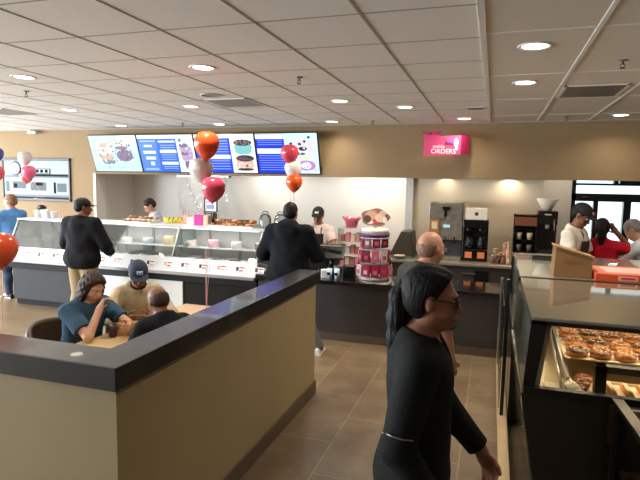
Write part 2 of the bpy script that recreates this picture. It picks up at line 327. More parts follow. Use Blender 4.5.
# ------------------------------------------------------------------ menu screens
tv_bl = mat('screen_bezel', '#0c0c0e', .3)
E_ = lambda n, c, s=1.0: emis('screen_'+n, c, s)
SX = [-7.47, -6.37, -5.17, -3.97, -2.82]
def screen(i, lb):
    x0, x1 = SX[i]+.004, SX[i+1]-.004; W = x1-x0; Hh = .725
    t = empty('menu_screen', (x0, YW-.02, 2.17), 0, lb, 'screen', 'menu screens in a row on the soffit'); t.rotation_euler = (math.radians(19), 0, 0)
    MB().box(0, W, 0, .05, 0, Hh).build('bezel', tv_bl, t, .004)
    MB().box(W/2-.15, W/2+.15, .05, .10, .1, .25).build('mount', tv_bl, t)
    B = .014; w_, h_ = W-2*B, Hh-2*B
    d = MB().box(B, W-B, -.003, 0, B, Hh-B)
    ip = lambda u0, u1, v0, v1, e=.004: (B+u0*w_, B+u1*w_, -e, -.002, B+v0*h_, B+v1*h_)
    def lay(col, rects, nm='menu_panel', e=.004, s=1.0, cn=None):
        m = MB()
        for r in rects: m.box(*ip(*r, e))
        o = m.build(nm, E_(cn or col, col, s), t); return o
    def discs(lst, nm, col, e=.006, s=1.):
        m = MB()
        for u, v, ru, rv in lst:
            c = (B+u*w_, -e, B+v*h_)
            vs = [m.bm.verts.new((c[0]+ru*w_*math.cos(a), -e, c[2]+rv*h_*math.sin(a))) for a in [2*PI*k/20 for k in range(20)]]
            m.bm.faces.new(vs)
        return m.build(nm, E_(col, col, s), t)
    def noise(seed, n, u0, u1, v0, v1, col, e=.008, sc=.02, nm='menu_picture'):
        r = random.Random(seed); discs([(r.uniform(u0, u1), r.uniform(v0, v1), r.uniform(.4, 1)*sc, r.uniform(.4, 1)*sc*1.5) for _ in range(n)], nm, col, e)
    if i == 0:
        d.build('display', E_('pale', '#b9d8e0', 1.0), t)
        discs([(.3, .72, .17, .17), (.68, .8, .15, .13)], 'menu_picture', '#c9c4bd', .004)
        discs([(.3, .74, .14, .06), (.3, .4, .16, .13)], 'menu_picture', '#c4ab98', .006)
        discs([(.66, .66, .14, .05), (.7, .45, .17, .17)], 'menu_picture', '#7d6a84', .006)
        discs([(.34, .26, .13, .06)], 'menu_picture', '#70808f', .007)
        noise(1, 26, .15, .45, .2, .85, '#e7eef0', .009, .025); noise(2, 26, .5, .88, .3, .85, '#5c5468', .010, .02); noise(3, 30, .06, .94, .06, .95, '#9db8c2', .008, .022)
        noise(4, 14, .15, .5, .25, .8, '#8d6b5c', .011, .02)
    elif i == 1:
        d.build('display', E_('white', '#e9f5fb', 1.1), t)
        lay('#2f66dd', [(0, .70, 0, .90)]); lay('#4f83ea', [(.01, .34, .02, .84)], e=.006)
        lay('#dfeafc', [(.38, .68, .8, .85), (.38, .68, .52, .6), (.38, .68, .2, .28), (.1, .25, .68, .74), (.07, .3, .5, .58), (.1, .28, .34, .42), (.17, .24, .18, .28)], 'menu_text', .008)
        lay('#9fbcf5', [(.4, .66, .72-.06*k, .735-.06*k) for k in (0, 1, 2)]+[(.4, .66, .46-.06*k, .475-.06*k) for k in (0, 1, 2)]+[(.4, .66, .14-.05*k, .155-.05*k) for k in (0, 1)]+[(.05, .3, .05, .1), (.04, .32, .82, .86)], 'menu_text', .008)
        discs([(.83, .62, .09, .16), (.92, .5, .05, .2), (.83, .42, .07, .14)], 'menu_picture', '#b39bc0', .006)
        discs([(.83, .72, .09, .06), (.82, .5, .07, .04), (.85, .2, .05, .13)], 'menu_picture', '#6f6a80', .008)
        noise(5, 20, .76, .95, .15, .8, '#e6d9ee', .010, .018); discs([(.77, .86, .03, .05)], 'menu_picture', '#5a8a86', .006)
    elif i == 2:
        d.build('display', E_('white', '#e9f5fb', 1.1), t)
        lay('#1a3fd8', [(0, .60, 0, .9)])
        lay('#eaf2fd', [(.22, .58, .36, .46), (.04, .16, .62, .7), (.04, .16, .2, .3)], 'menu_text', .008)
        lay('#8fb0f4', [(.25, .56, .82-.07*k, .84-.07*k) for k in range(6)]+[(.25, .56, .3-.07*k, .32-.07*k) for k in range(4)], 'menu_text', .008)
        lay('#f3efe6', [(.62, .985, .01, .99)], e=.005)
        discs([(.81, .66, .15, .13), (.81, .56, .14, .08)], 'menu_picture', '#7cc3c8', .006)
        discs([(.81, .30, .14, .10), (.81, .2, .15, .12)], 'menu_picture', '#d8b7a8', .006)
        discs([(.81, .78, .15, .08), (.82, .38, .15, .085), (.81, .09, .14, .035)], 'menu_picture', '#3c2f38', .008)
        noise(6, 22, .7, .92, .73, .83, '#8d7b84', .010, .014); noise(7, 16, .7, .92, .33, .43, '#77606b', .010, .014); noise(8, 14, .7, .92, .12, .28, '#f5e6df', .010, .016); discs([(.84, .19, .02, .03)], 'menu_picture', '#a8262c', .012)
    else:
        d.build('display', E_('cyan', '#c9edf4', 1.15), t)
        lay('#1533dc', [(0, .47, 0, .99)]); lay('#f2f7fd', [(0, .47, .87, .98), (.01, .46, .50, .63)], 'menu_panel', .006)
        lay('#7fa0f6', [(.03, .44, .83-.055*k, .845-.055*k) for k in range(3)]+[(.03, .44, .44-.06*k, .455-.06*k) for k in range(7)], 'menu_text', .008)
        discs([(.80, .75, .16, .10), (.85, .6, .10, .09), (.75, .4, .12, .07)], 'menu_picture', '#dcd6e4', .006)
        discs([(.76, .62, .07, .05), (.72, .74, .025, .035), (.87, .9, .022, .032), (.58, .75, .025, .03), (.66, .66, .02, .03), (.80, .8, .022, .032), (.72, .5, .08, .03)], 'menu_picture', '#2c2030', .008)
        discs([(.80, .2, .15, .13)], 'menu_picture', '#c37fd0', .007); discs([(.80, .2, .08, .09)], 'menu_picture', '#e6f4fb', .009); discs([(.79, .38, .13, .05)], 'menu_picture', '#e2dcc4', .007)
        noise(9, 16, .66, .94, .5, .85, '#ffffff', .010, .02); noise(10, 12, .66, .94, .1, .3, '#8b5fc0', .0095, .014)
    return t
for i, lb in enumerate(['first menu screen from the left, pale blue with large food pictures', 'second menu screen from the left, blue price columns and iced drinks', 'third menu screen, blue columns and two round dark-topped cakes', 'rightmost menu screen, blue column and pale panel with scattered cherries']): screen(i, lb)
MB_sh = MB().box(-7.5, -2.8, YW-.012, YW, 2.16, 2.3)
struct('trim_5', MB_sh, mat('grey_mount_rail', '#57524b', .6))
# ------------------------------------------------------------------ framed picture
pc = empty('wall_picture', (-9.88, YW, 1.56), 0, 'large black framed black-and-white shopfront photograph on tan wall', 'picture')
W, Hh = 1.77, .865
MB().box(0, W, -.045, 0, 0, .045).box(0, W, -.045, 0, Hh-.045, Hh).box(0, .035, -.035, 0, .035, Hh-.035).box(W-.035, W, -.035, 0, .035, Hh-.035).build('frame', mat('picture_frame', '#1b1a1b', .35), pc, .004)
MB().box(.035, W-.035, -.015, 0, .035, Hh-.035).build('print', mat('print_paper', '#aab2b6', .9, spec=.05), pc)
def strips(nm, col, L, e=.017):
    m = MB()
    for a, b, c, d in L: m.box(a*W, b*W, -e, -.0155, c*Hh, d*Hh)
    return m.build(nm, mat('print_'+col, col, .9, spec=.05), pc)
strips('print_detail', '#3b3d42', [(.27, .72, .635, .76), (.3, .98, .58, .63), (.02, .98, .04, .09)])
strips('print_detail', '#7c858b', [(.02, .98, .545, .60), (.02, .98, .09, .14)])
for q in [(.15, .35, .28, .45), (.42, .65, .24, .44), (.81, .94, .22, .42), (.05, .10, .20, .45)]: strips('print_detail', '#6b7478', [q], .018)
strips('print_detail', '#b9c2c6', [(.29, .70, .65, .745)], .018)
for q in [(.31+.065*k, .355+.065*k, .665, .735) for k in range(6)]+[(.17, .22, .30, .40), (.50, .60, .36, .43), (.76, .79, .18, .44)]: strips('print_detail', '#23252a', [q], .0195)
o = MB(); o.lathe([(0, 0), (.145, 0), (.145, .004), (0, .004)], seg=28, cap=False); o = o.build('print_clock', mat('print_ink', '#2e3136', .4), pc); o.location = (.20*W, -.018, .76*Hh); o.rotation_euler = (PI/2, 0, 0)
o = MB().lathe([(0, .004), (.125, .004), (.125, .006), (0, .006)], seg=28, cap=False).build('clock_face', mat('print_face', '#d8dfe0', .4), pc)
o.location = (.20*W, -.018, .76*Hh); o.rotation_euler = (PI/2, 0, 0)
MB().box(.19*W, .205*W, -.028, -.025, .74*Hh, .84*Hh).box(.20*W, .23*W, -.028, -.025, .73*Hh, .75*Hh).box(.15*W, .18*W, -.028, -.025, .68*Hh, .70*Hh).build('clock_hand', mat('print_ink', '#2e3136', .4), pc)
MB().box(.47*W, .52*W, -.04, -.035, .0, .05).build('name_plate', mat('plate', '#e9ecec', .4), pc)
# ------------------------------------------------------------------ pink sign
sg = empty('hanging_sign', (-1.056, 8.3, 2.415), 0, 'pink pick-up sign projecting from the brown soffit', 'sign')
pk = mat('sign_pink', '#e0527f', .45, emit='#ee5f8c', estr=.22); mg = mat('sign_magenta', '#a5214f', .5, emit='#a5214f', estr=.15)
MB().hexa([(0, 0, .04), (.54, .12, .075), (.54, .16, .075), (0, .04, .04), (0, 0, .33), (.54, .12, .36), (.54, .16, .36), (0, .04, .33)]).hexa([(0, .001, .33), (.22, .05, .34), (.22, .09, .34), (0, .04, .33), (0, .001, .38), (.22, .05, .44), (.22, .09, .44), (0, .04, .38)]).build('front_panel', pk, sg)
MB().hexa([(.54, .12, .075), (.66, .30, .09), (.62, .32, .09), (.50, .14, .075), (.54, .12, .36), (.66, .30, .37), (.62, .32, .37), (.50, .14, .36)]).build('side_panel', mg, sg)
MB().box(.05, .09, .05, .42, .30, .34).build('bracket', mg, sg)
a = math.atan2(.12, .54)
wt = mat('sign_white', '#fff3f4', .5, emit='#fff3f4', estr=.5)
text('PICK UP', .075, mat('sign_plum', '#7c1b45', .5), (.11, .018, .385), (PI/2, 0, a), sg)
text('mobile', .065, wt, (.22, .045, .19), (PI/2, 0, a), sg); text('ORDERS', .10, wt, (.29, .06, .115), (PI/2, 0, a), sg)
o = MB(); o.ball((.47, .10, .25), .035, .006, .06, M=None); o.ball((.48, .10, .17), .022, .006, .04); o.build('emblem', wt, sg)
o = MB(); o.box(.33, .44, .07, .08, .24, .30, Matrix.Rotation(.22, 3, 'Z')).build('emblem', mat('sign_purple', '#9d5aa6', .5), sg)
# ------------------------------------------------------------------ dipping case and counters
steel = mat('steel', '#a9abab', .3, .85, var=.04, scale=6)
whitep = mat('white_panel', '#dcdcd8', .4); blackp = mat('black_panel', '#0f0e0e', .55, var=.1, scale=5, spec=.2); greyp = mat('grey_panel', '#47484a', .7, spec=.15)
brownp = mat('dark_brown_panel', '#1f1a17', .7, spec=.15, var=.12, scale=3)
gl = glass('case_glass', '#f6f7f6', .9)
XL, XR = -7.30, -2.98
dc = empty('display_case', (0, 0, 0), 0, 'long glass-fronted ice cream dipping case with white label strip, left half of counter', 'display case')
MB().box(XL+.05, -5.95, 6.50, 7.15, .10, .60).build('base_panel', greyp, dc, .004)
MB().box(-5.95, -5.60, 6.50, 7.15, .0, .60).build('base_panel', greyp, dc, .004)
tag(MB().box(-5.60, -4.13, 6.48, 7.15, .0, .60).build('base_panel', whitep, dc, .004), 'white base panel')
tag(MB().box(-4.13, XR, 6.50, 7.15, .0, .60).build('base_panel', brownp, dc, .004), 'dark brown base panel')
MB().box(XL+.05, -5.95, 6.56, 7.1, 0, .10).build('toe_kick', blackp, dc)
MB().box(XL, XR, 6.47, 7.15, .60, .705).build('trim_band', blackp, dc, .004)
MB().box(XL, XR, 6.38, 6.52, .705, .745).build('ledge', mat('ledge_steel', '#8a8782', .4, .4), dc, .006)
wl = mat('label_strip_white', '#d2d6d7', .5)
MB().hexa([(XL, 6.42, .745), (XR, 6.42, .745), (XR, 6.50, .745), (XL, 6.50, .745), (XL, 6.49, .935), (XR, 6.49, .935), (XR, 6.51, .935), (XL, 6.51, .935)]).build('label_strip', wl, dc)
MB().box(XL, XR, 6.52, 7.12, .745, .79).build('deck', mat('deck_white', '#b9bcbc', .4), dc)
MB().box(XL, XR, 7.12, 7.15, .745, 1.34).build('rear_panel', mat('rear_panel', '#cfcdc8', .35), dc)
sd = MB()
for k in range(9): x = XL+.24+k*.50; sd.box(x, x+.03, 7.10, 7.12, .80, 1.32)
sd.build('rear_door_frame', mat('door_frame_grey', '#8e979b', .4), dc)
MB().hexa([(XL, 6.495, .935), (XR, 6.495, .935), (XR, 6.501, .935), (XL, 6.501, .935), (XL, 6.69, 1.345), (XR, 6.69, 1.345), (XR, 6.696, 1.345), (XL, 6.696, 1.345)]).build('glass_front', gl, dc)
MB().box(XL, XR, 6.66, 7.16, 1.345, 1.372).build('top_shelf', mat('shelf_white', '#d9dcdc', .3), dc, .004)
for x in (XL, -5.72, -4.3, XR-.01): MB().prism([(6.50, .94), (7.12, .80), (7.12, 1.345), (6.70, 1.345)], x, x+.012, 'x').build('divider_pane', glass('end_glass', '#dfeceb', .5), dc)
for x in (XL, -5.73, -4.31, XR-.02): MB().tube([(x+.01, 6.49, .94), (x+.01, 6.685, 1.35)], .012).build('front_frame', mat('frame_white', '#e6e8e8', .35), dc)
lampm = emis('case_lamp', '#f2fbff', 3.0)
MB().box(XL+.1, XR-.1, 6.74, 6.78, 1.325, 1.344).build('lamp_strip', lampm, dc)
area('case_lamp_light', ((XL+XR)/2, 6.80, 1.32), (0, 0, 0), 4.2, .05, 13, (.97, .98, 1))
r = random.Random(3)
tagm = mat('tag_white', '#f5f5f3', .5); tagr = mat('tag_red', '#96333d', .6); tagd = mat('tag_dark', '#3b3540', .6); tagb = mat('tag_peach', '#c79a86', .6)
for k in range(15):
    x = -6.95+k*.283; m = MB(); R = Matrix.Rotation(-.33, 3, 'X')
    def tb(x0, x1, z0, z1, e, mi):
        m.mi = mi; y = 6.42+(z0+z1)/2*0+((z0+z1)/2-.745)*.37
        m.box(x0, x1, y-.006-e, y-.004-e, z0, z1, Matrix.Rotation(-.35, 3, 'X'))
    tb(x-.01, x+.125, .80, .88, 0, 0); tb(x+.045, x+.115, .850, .868, .003, 1); tb(x+.045, x+.105, .812, .830, .003, 1 if k % 2 else 3); tb(x-.005, x+.035, .815, .872, .003, 2 if k % 3 else 3)
    m.build('flavor_tag', [tagm, tagr, tagd, tagb], dc)
cols = ['#c98f93', '#e8dcc0', '#7a5540', '#a9c7a6', '#e0b7c8', '#d9c9a3', '#8c6d9b', '#efe6d6', '#c76f7c', '#5d4433']
tub = None
for row in (0, 1):
    for k in range(14):
        x = -7.02+k*.283; y = 6.68+row*.27; c = cols[(k*3+row*5) % 10]
        lb = 'round ice cream tub, %s row of dipping case, %s from the left' % ('front' if row == 0 else 'rear', ['first', 'second', 'third', 'fourth', 'fifth', 'sixth', 'seventh', 'eighth', 'ninth', 'tenth', 'eleventh', 'twelfth', 'thirteenth', 'fourteenth'][k])
        t = empty('ice_cream_tub', (x, y, .79), 0, lb, 'ice cream tub', 'ice cream tubs inside the dipping case')
        MB().lathe([(.105, 0), (.118, .10), (.122, .10), (.122, .107), (.113, .107), (.110, .08)], seg=20).build('tub', mat('tub_white', '#e9e9e5', .5), t)
        MB().lathe([(0, .088+.01*r.random()), (.06, .093), (.111, .078)], seg=20, cap=False).build('ice_cream', mat('ice_'+c, c, .6, var=.12, scale=30, bump=.4, bscale=60), t)
MB().box(XL+.1, XR-.05, 6.86, 7.10, 1.03, 1.04).build('inner_shelf', mat('inner_shelf', '#dfe4e4', .3), dc)  # shelf and cakes added, standing in for blurred reflections and shapes in the glass
r = random.Random(8)
for k in range(11):
    c = ['#e9d3c0', '#d9a9b4', '#c9c3b8', '#8d6a58', '#e6e2d8', '#b8c6cf', '#d8c08a'][k % 7]
    t = empty('cake', (-6.95+.38*k, 6.98, 1.041), 0, '%s made-up round cake from the left on inner shelf of the dipping case' % ['First', 'Second', 'Third', 'Fourth', 'Fifth', 'Sixth', 'Seventh', 'Eighth', 'Ninth', 'Tenth', 'Eleventh'][k], 'cake', 'made-up cakes on the inner shelf of the dipping case')
    MB().lathe([(.105, 0), (.11, .004), (.11, .008), (0, .008)], seg=20).build('cake_board', tagm, t); h = r.uniform(.07, .13)
    MB().lathe([(.085, .008), (.088, .015), (.088, h-.01), (.08, h), (0, h)], seg=20).build('sponge', mat('cake'+c, c, .5, var=.15, scale=20), t); MB().torus((0, 0, h), .068, .012, 18, 6).build('icing_rim', mat('cake_rim', '#f2e6dd', .5), t)
# register counter
rc = empty('service_counter', (0, 0, 0), 0, 'long dark service counter with black top running behind walking woman', 'counter')
MB().box(-2.96, .115, 6.48, 7.05, 0, .735).build('front_panel', mat('counter_front', '#2d2520', .5, var=.15, scale=3), rc)
MB().box(-2.97, .13, 6.40, 7.10, .735, .785).build('counter_top', mat('black_stone', '#141313', .14, coat=.4), rc, .006)
MB().box(-2.96, .115, 6.465, 6.48, 0, .10).build('toe_board', mat('toe_brown', '#4a3b2c', .5), rc)
# back counter of stainless steel under the brewers
bc = empty('back_counter', (0, 0, 0), 0, 'stainless steel back counter carrying the beverage machines', 'counter')
MB().box(-2.6, .27, 7.95, 8.88, 0, .86).build('cabinet', mat('brushed_steel', '#6f6a62', .3, .7, var=.15, scale=4, stretch=(1, 1, 6)), bc)
MB().box(-2.62, .285, 7.90, 8.9, .86, .90).build('work_top', mat('steel_top', '#b6ae9e', .3, .6), bc, .004)
MB().box(-.22, -.02, 7.93, 7.95, .05, .80).build('door_panel', blackp, bc)
for k in range(4): MB().box(-2.2+.6*k, -2.0+.6*k, 7.925, 7.95, .74, .76).build('handle', steel, bc)
dkm = mat('machine_dark', '#2a2826', .35, .3); stm = mat('machine_steel', '#8f877a', .4, .45, var=.25, scale=9); blk = mat('machine_black', '#0f0f10', .25)
# iced beverage dispenser
t = empty('beverage_dispenser', (-.68, 8.25, .9), 0, 'tall stainless beverage machine, leftmost of machines on steel back counter', 'drink machine')
MB().box(-.25, .25, 0, .5, .30, .87).build('cabinet', stm, t, .01)
MB().box(-.25, .25, .10, .5, .0, .30).build('lower_body', mat('machine_slate', '#5a5a60', .4, .5), t, .008)
MB().box(-.25, .25, -.10, .10, .0, .05).build('drip_tray', stm, t, .006)
MB().box(-.24, .0, -.012, 0, .60, .85).build('door', mat('door_steel', '#857d70', .4, .45, var=.25, scale=14), t, .004); MB().box(.01, .24, -.012, 0, .60, .85).build('door', mat('door_steel', '#857d70', .4, .45, var=.25, scale=14), t, .004)
MB().box(-.05, .06, -.03, -.012, .75, .80).box(-.02, .01, -.035, -.012, .65, .78).build('latch', blk, t)
MB().box(-.03, .07, -.02, -.012, .485, .53).build('display', emis('readout', '#a9c8d8', 1.0), t)
MB().box(-.23, -.09, -.02, -.0, .40, .60).build('picture_card', mat('card_orange', '#b07a45', .5), t); MB().box(-.20, -.12, -.024, -.02, .46, .57).build('picture_cup', mat('card_cream', '#e3d0ac', .5), t)
for k in range(3): MB().tube([(-.14+.14*k, -.0, .34), (-.14+.14*k, -.06, .33), (-.14+.14*k, -.06, .26)], .012).build('spout', blk, t)
MB().box(-.06, .04, .085, .10, .10, .16).build('cup_rest', steel, t)
# coffee brewer
t = empty('coffee_brewer', (-.235, 8.20, .9), 0, 'black twin coffee brewer with glass pots, white box on top', 'coffee machine')
MB().box(-.18, .18, 0, .35, 0, .18).build('base', blk, t, .008); MB().box(-.18, .18, .2, .35, .18, .50).build('column', blk, t); MB().box(-.18, .18, -.04, .35, .50, .62).build('head', blk, t, .008)
for sx in (-.09, .09): MB().box(sx-.05, sx+.05, -.006, 0, .05, .14).build('switch_panel', mat('amber_panel', '#b8633f', .5, emit='#c06a40', estr=.5), t); MB().lathe([(.06, .50), (.055, .45), (.03, .43)], (sx, .08, 0), seg=16).build('filter_basket', blk, t)
po = None
for sx, lb in ((-.32, 'left of the two glass coffee pots on the black brewer'), (-.145, 'right of the two glass coffee pots on the black brewer')):
    p = empty('coffee_pot', (sx, 8.28, 1.08), 0, lb, 'coffee pot')
    MB().lathe([(.05, 0), (.075, .03), (.075, .09), (.045, .15), (.05, .17)], seg=18, cap=False).build('carafe', glass('pot_glass', '#b9c2c4', .7), p)
    MB().lathe([(0, .004), (.07, .03), (.072, .07), (0, .07)], seg=18, cap=False).build('coffee', mat('coffee', '#1d100a', .2), p)
    MB().tube([(0, -.05, .16), (0, -.11, .14), (0, -.11, .05), (0, -.075, .04)], .010).lathe([(.052, .17), (.045, .185), (0, .19)], seg=18, cap=True).build('handle', blk, p)
t = empty('cardboard_box', (-.235, 8.34, 1.52), 0, 'small white box with dark dot on top of coffee brewer', 'box')
MB().box(-.155, .155, -.1, .12, 0, .17).build('carton', mat('carton_cream', '#efe3cd', .6), t, .004); o = MB().lathe([(0, 0), (.028, 0), (.028, .003), (0, .003)], seg=14, cap=False).build('printed_dot', mat('dot_brown', '#4c2b20', .6), t); o.rotation_euler = (PI/2, 0, 0); o.location = (0, -.1, .085)
# cup stacks, bottles beyond
cw = mat('cup_cream', '#e7cfae', .5); cp = mat('cup_peach', '#d9a27b', .5)
k = 0
for (x, y, n, mm, lb) in [(.06, 8.3, 3, cw, 'short stack of cream cups just right of coffee brewer'), (.14, 8.25, 2, cp, 'peach coloured cup stack beside the cream cups'), (.20, 8.35, 5, cw, 'tallest cream cup stack, left of the black shelf unit')]:
    t = empty('cup_stack', (x, y, .9), 0, lb, 'cups', 'paper cup stacks on the back counter')
    for j in range(n): MB().lathe([(.03, .0+.045*j), (.042, .10+.045*j), (.045, .10+.045*j), (.045, .106+.045*j)], seg=16).build('cup', mm, t)
for (x, y, h, c, lb) in [(.235, 8.2, .30, '#e5a98b', 'slim peach syrup bottle near the black shelf unit'), (.10, 8.14, .12, '#5a3526', 'small dark jar in front of cup stacks'), (.17, 8.12, .13, '#8e5a3c', 'small brown jar in front of cup stacks'), (.02, 8.12, .10, '#7a4a37', 'small brown jar beside the brewer base'), (.24, 8.1, .11, '#c9b28e', 'small tan jar at right end of the jar row')]:
    t = empty('syrup_bottle' if h > .2 else 'jar', (x, y, .9), 0, lb, 'bottle' if h > .2 else 'jar')
    MB().lathe([(.03, 0), (.034, .01), (.034, h*.6), (.014, h*.75), (.014, h)], seg=14).build('body', mat('btl'+c, c, .3), t); MB().lathe([(.018, h), (.018, h+.02), (0, h+.02)], seg=12).build('cap', cw, t)
# black shelf rack with cups, coffee grinder with funnel
st_ = empty('storage_cabinet', (0, 0, 0), 0, 'pale low cabinet under black cup rack and coffee grinder', 'cabinet')
MB().box(.30, 1.02, 8.25, 8.85, 0, 1.05).build('body', mat('cream_cab', '#b9b5a6', .5), st_, .004); MB().box(.62, .90, 8.24, 8.25, .90, 1.0).build('slot', blk, st_); MB().box(.33, .60, 8.24, 8.25, .60, 1.0).build('door', mat('cream_door', '#c6c2b2', .5), st_, .004)
t = empty('cup_rack', (.30, 8.35, 1.05), 0, 'black cup shelf rack with brown top panel', 'rack')
MB().box(0, .02, 0, .3, 0, .56).box(.30, .32, 0, .3, 0, .56).box(0, .32, .28, .3, 0, .56).box(0, .32, 0, .3, 0, .02).box(0, .32, 0, .3, .18, .195).box(0, .32, 0, .3, .34, .355).box(0, .32, 0, .3, .54, .56).build('shelving', blk, t)
MB().box(.01, .31, -.008, 0, .40, .53).build('header_panel', mat('header_brown', '#8c5138', .5), t)
for (x, z, mm, lb) in [(.38, 1.245, cw, 'white cup on middle shelf of black rack, left one'), (.53, 1.245, cw, 'white cup on middle shelf of black rack, right one'), (.38, 1.07, mat('cup_grey', '#77736d', .4), 'grey cup on bottom shelf of black rack, left one'), (.53, 1.07, mat('cup_grey', '#77736d', .4), 'grey cup on bottom shelf of black rack, right one')]:
    tag(MB().lathe([(.032, 0), (.045, .10), (.040, .10), (.03, .01)], (x, 8.42, z), seg=14).build('cup', mm), lb, 'cup', 'cups in the black rack')
t = empty('coffee_grinder', (.76, 8.45, 1.05), 0, 'black coffee grinder with pale funnel hopper, right of cup rack', 'grinder')
MB().box(-.13, .14, 0, .28, .42, .62).build('head', blk, t, .01); MB().box(-.13, .14, .12, .28, 0, .42).build('column', dkm, t); MB().box(-.13, .14, -.06, .28, 0, .05).build('base', dkm, t, .006)
MB().lathe([(.05, .62), (.08, .66), (.155, .79), (.15, .80), (.04, .80)], (0, .14, 0), seg=22).build('hopper', mat('hopper', '#e9dcc6', .5), t)
MB().tube([(0, -.02, .42), (0, -.03, .36)], .03).tube([(.09, -.01, .5), (.09, -.06, .44), (.09, -.05, .34)], .008).build('spout', steel, t); MB().box(-.04, .05, -.006, 0, .56, .58).build('badge', cw, t)
# counter under the window
t = empty('work_counter', (0, 0, 0), 0, 'dim work counter under the bright drive-through window', 'counter')
MB().box(1.3, 3.4, 8.9, 9.5, 0, .85).build('cabinet', dkm, t); MB().box(1.28, 3.42, 8.86, 9.55, .85, .89).build('work_top', stm, t)
# things on the register counter
t = empty('cash_register', (-2.05, 6.83, .785), 0, 'black cash register with tilted screen in front of the cashier', 'cash register')
MB().box(-.14, .14, -.12, .20, 0, .10).build('drawer', blk, t, .008); MB().tube([(0, .02, .08), (0, .05, .25)], .03).build('stand', blk, t)
o = MB().box(-.16, .17, -.02, .015, -.13, .13).build('screen', mat('register_black', '#0e0e10', .3), t, .01); o.location = (.0, .03, .31); o.rotation_euler = (-.85, 0, .15)
MB().box(-.15, .15, -.03, .02, .395, .402).build('screen_edge', mat('edge_grey', '#8d8d8c', .4), t)
tag(MB().box(-1.86, -1.70, 6.72, 6.86, .785, .94).build('card_reader', blk, bevel=.008), 'small black box beside the register', 'card reader')
for i, (x, lb) in enumerate([(-1.985, 'left of the two pale blue cups on counter edge'), (-1.885, 'right of the two pale blue cups on counter edge')]):
    t = empty('drink_cup', (x, 6.56, .785), 0, lb, 'cup', 'pale blue cups beside the register')
    MB().lathe([(.028, 0), (.038, .13), (.034, .13), (.026, .01)], seg=16).build('cup', mat('cup_blue', '#c6dcea', .35), t); MB().box(-.02, .02, -.040, -.034, .05, .085).build('printed_mark', blk, t)
tag(MB().box(-2.10, -2.02, 6.52, 6.60, .785, .90, Matrix.Rotation(.3, 3, 'Z')).build('napkin_holder', mat('napkin', '#e9e7e2', .6), bevel=.01), 'white napkin dispenser left of the blue cups', 'napkin holder')
# candy rack
cr = empty('candy_rack', (-1.45, 6.80, .785), 0, 'round revolving candy rack with cloud-shaped cookie picture on top', 'display rack')
MB().lathe([(.20, 0), (.21, .012), (.20, .03), (.02, .04)], seg=28).build('base', mat('rack_white', '#e6dfd8', .4), cr)
MB().lathe([(.018, .03), (.018, .70)], seg=10).build('pole', mat('rack_grey', '#a9a3a6', .4), cr)
for z in (.20, .38, .53): MB().lathe([(.02, z), (.19, z), (.20, z+.02), (.19, z+.004)], seg=28).build('tier', mat('rack_grey', '#a9a3a6', .4), cr)
MB().lathe([(.17, .56), (.19, .56), (.19, .60), (.17, .60)], seg=28).build('purple_band', mat('band_purple', '#5a3a6e', .5), cr)
MB().lathe([(.02, .60), (.18, .60), (.17, .66), (.02, .66)], seg=28).build('top_tier', mat('tier_cream', '#e8ddcf', .5, var=.3, scale=30), cr)
m = MB()
pts = []
for k in range(48):
    a = 2*PI*k/48; rr = 1+.07*math.sin(5*a+1); pts.append((.185*rr*math.cos(a), .80+.115*rr*math.sin(a)))
m.prism(pts, -.02, -.008, 'y'); m.build('topper_board', mat('topper_tan', '#8d6f61', .5, var=.25, scale=20), cr)
for (x, z, a_, b_, c) in [(-.05, .83, .08, .06, '#cfa07c'), (.07, .80, .07, .06, '#e2c4a8'), (.02, .76, .07, .04, '#b5453f'), (-.10, .78, .05, .05, '#5a3b33'), (.10, .86, .05, .03, '#d9b79c'), (-.02, .88, .06, .02, '#b96d60'), (.13, .77, .03, .04, '#efe0d0'), (-.06, .74, .04, .025, '#e8d0bc')]:
    q = MB(); q.prism([(x+a_*math.cos(2*PI*k/16), z+b_*math.sin(2*PI*k/16)) for k in range(16)], -.026-abs(x)*.01-.001*z, -.018, 'y'); q.build('cookie_picture', mat('ck'+c, c, .5), cr)
pinks = ['#a3123f', '#c2315e', '#7c1030', '#d36a86', '#8d1a3a', '#d9c3c8', '#b02244']
r = random.Random(5); nth = ['first', 'second', 'third', 'fourth', 'fifth', 'sixth', 'seventh', 'eighth', 'ninth', 'tenth', 'eleventh', 'twelfth']
for li, (z, n, lv) in enumerate([(.42, 9, 'upper'), (.235, 11, 'middle'), (.05, 12, 'lower')]):
    for k in range(n):
        a = 2*PI*(k+.5)/n-PI/2; R0 = (.165, .20, .225)[li]; c = pinks[(k*2+li*3) % 7]
        if math.sin(a) > .55: continue
        t = empty('candy_bag', (cr.location.x+R0*math.cos(a), cr.location.y+R0*math.sin(a), .785+z), a+PI/2, None, 'candy')
        side = 'facing the front' if abs(math.cos(a)) < .35 else ('on the left side' if math.cos(a) < 0 else 'on the right side')
        tag(t, 'candy bag %s of the %s tier of the revolving rack' % (side, lv), None, 'candy bags %s, %s tier' % (side, lv))
        h = .15
        MB().hexa([(-.05, -.014, 0), (.05, -.014, 0), (.05, .014, 0), (-.05, .014, 0), (-.05, -.004, h), (.05, -.004, h), (.05, .004, h), (-.05, .004, h)]).build('bag', mat('bag'+c, c, .35, var=.25, scale=60), t, .006)
        MB().box(-.025, .025, -.015, -.0105, .035, .085).build('bag_label', mat('bag_lab%d' % (k % 3), ['#c79aa4', '#c2566f', '#d8c4c0'][k % 3], .4), t)
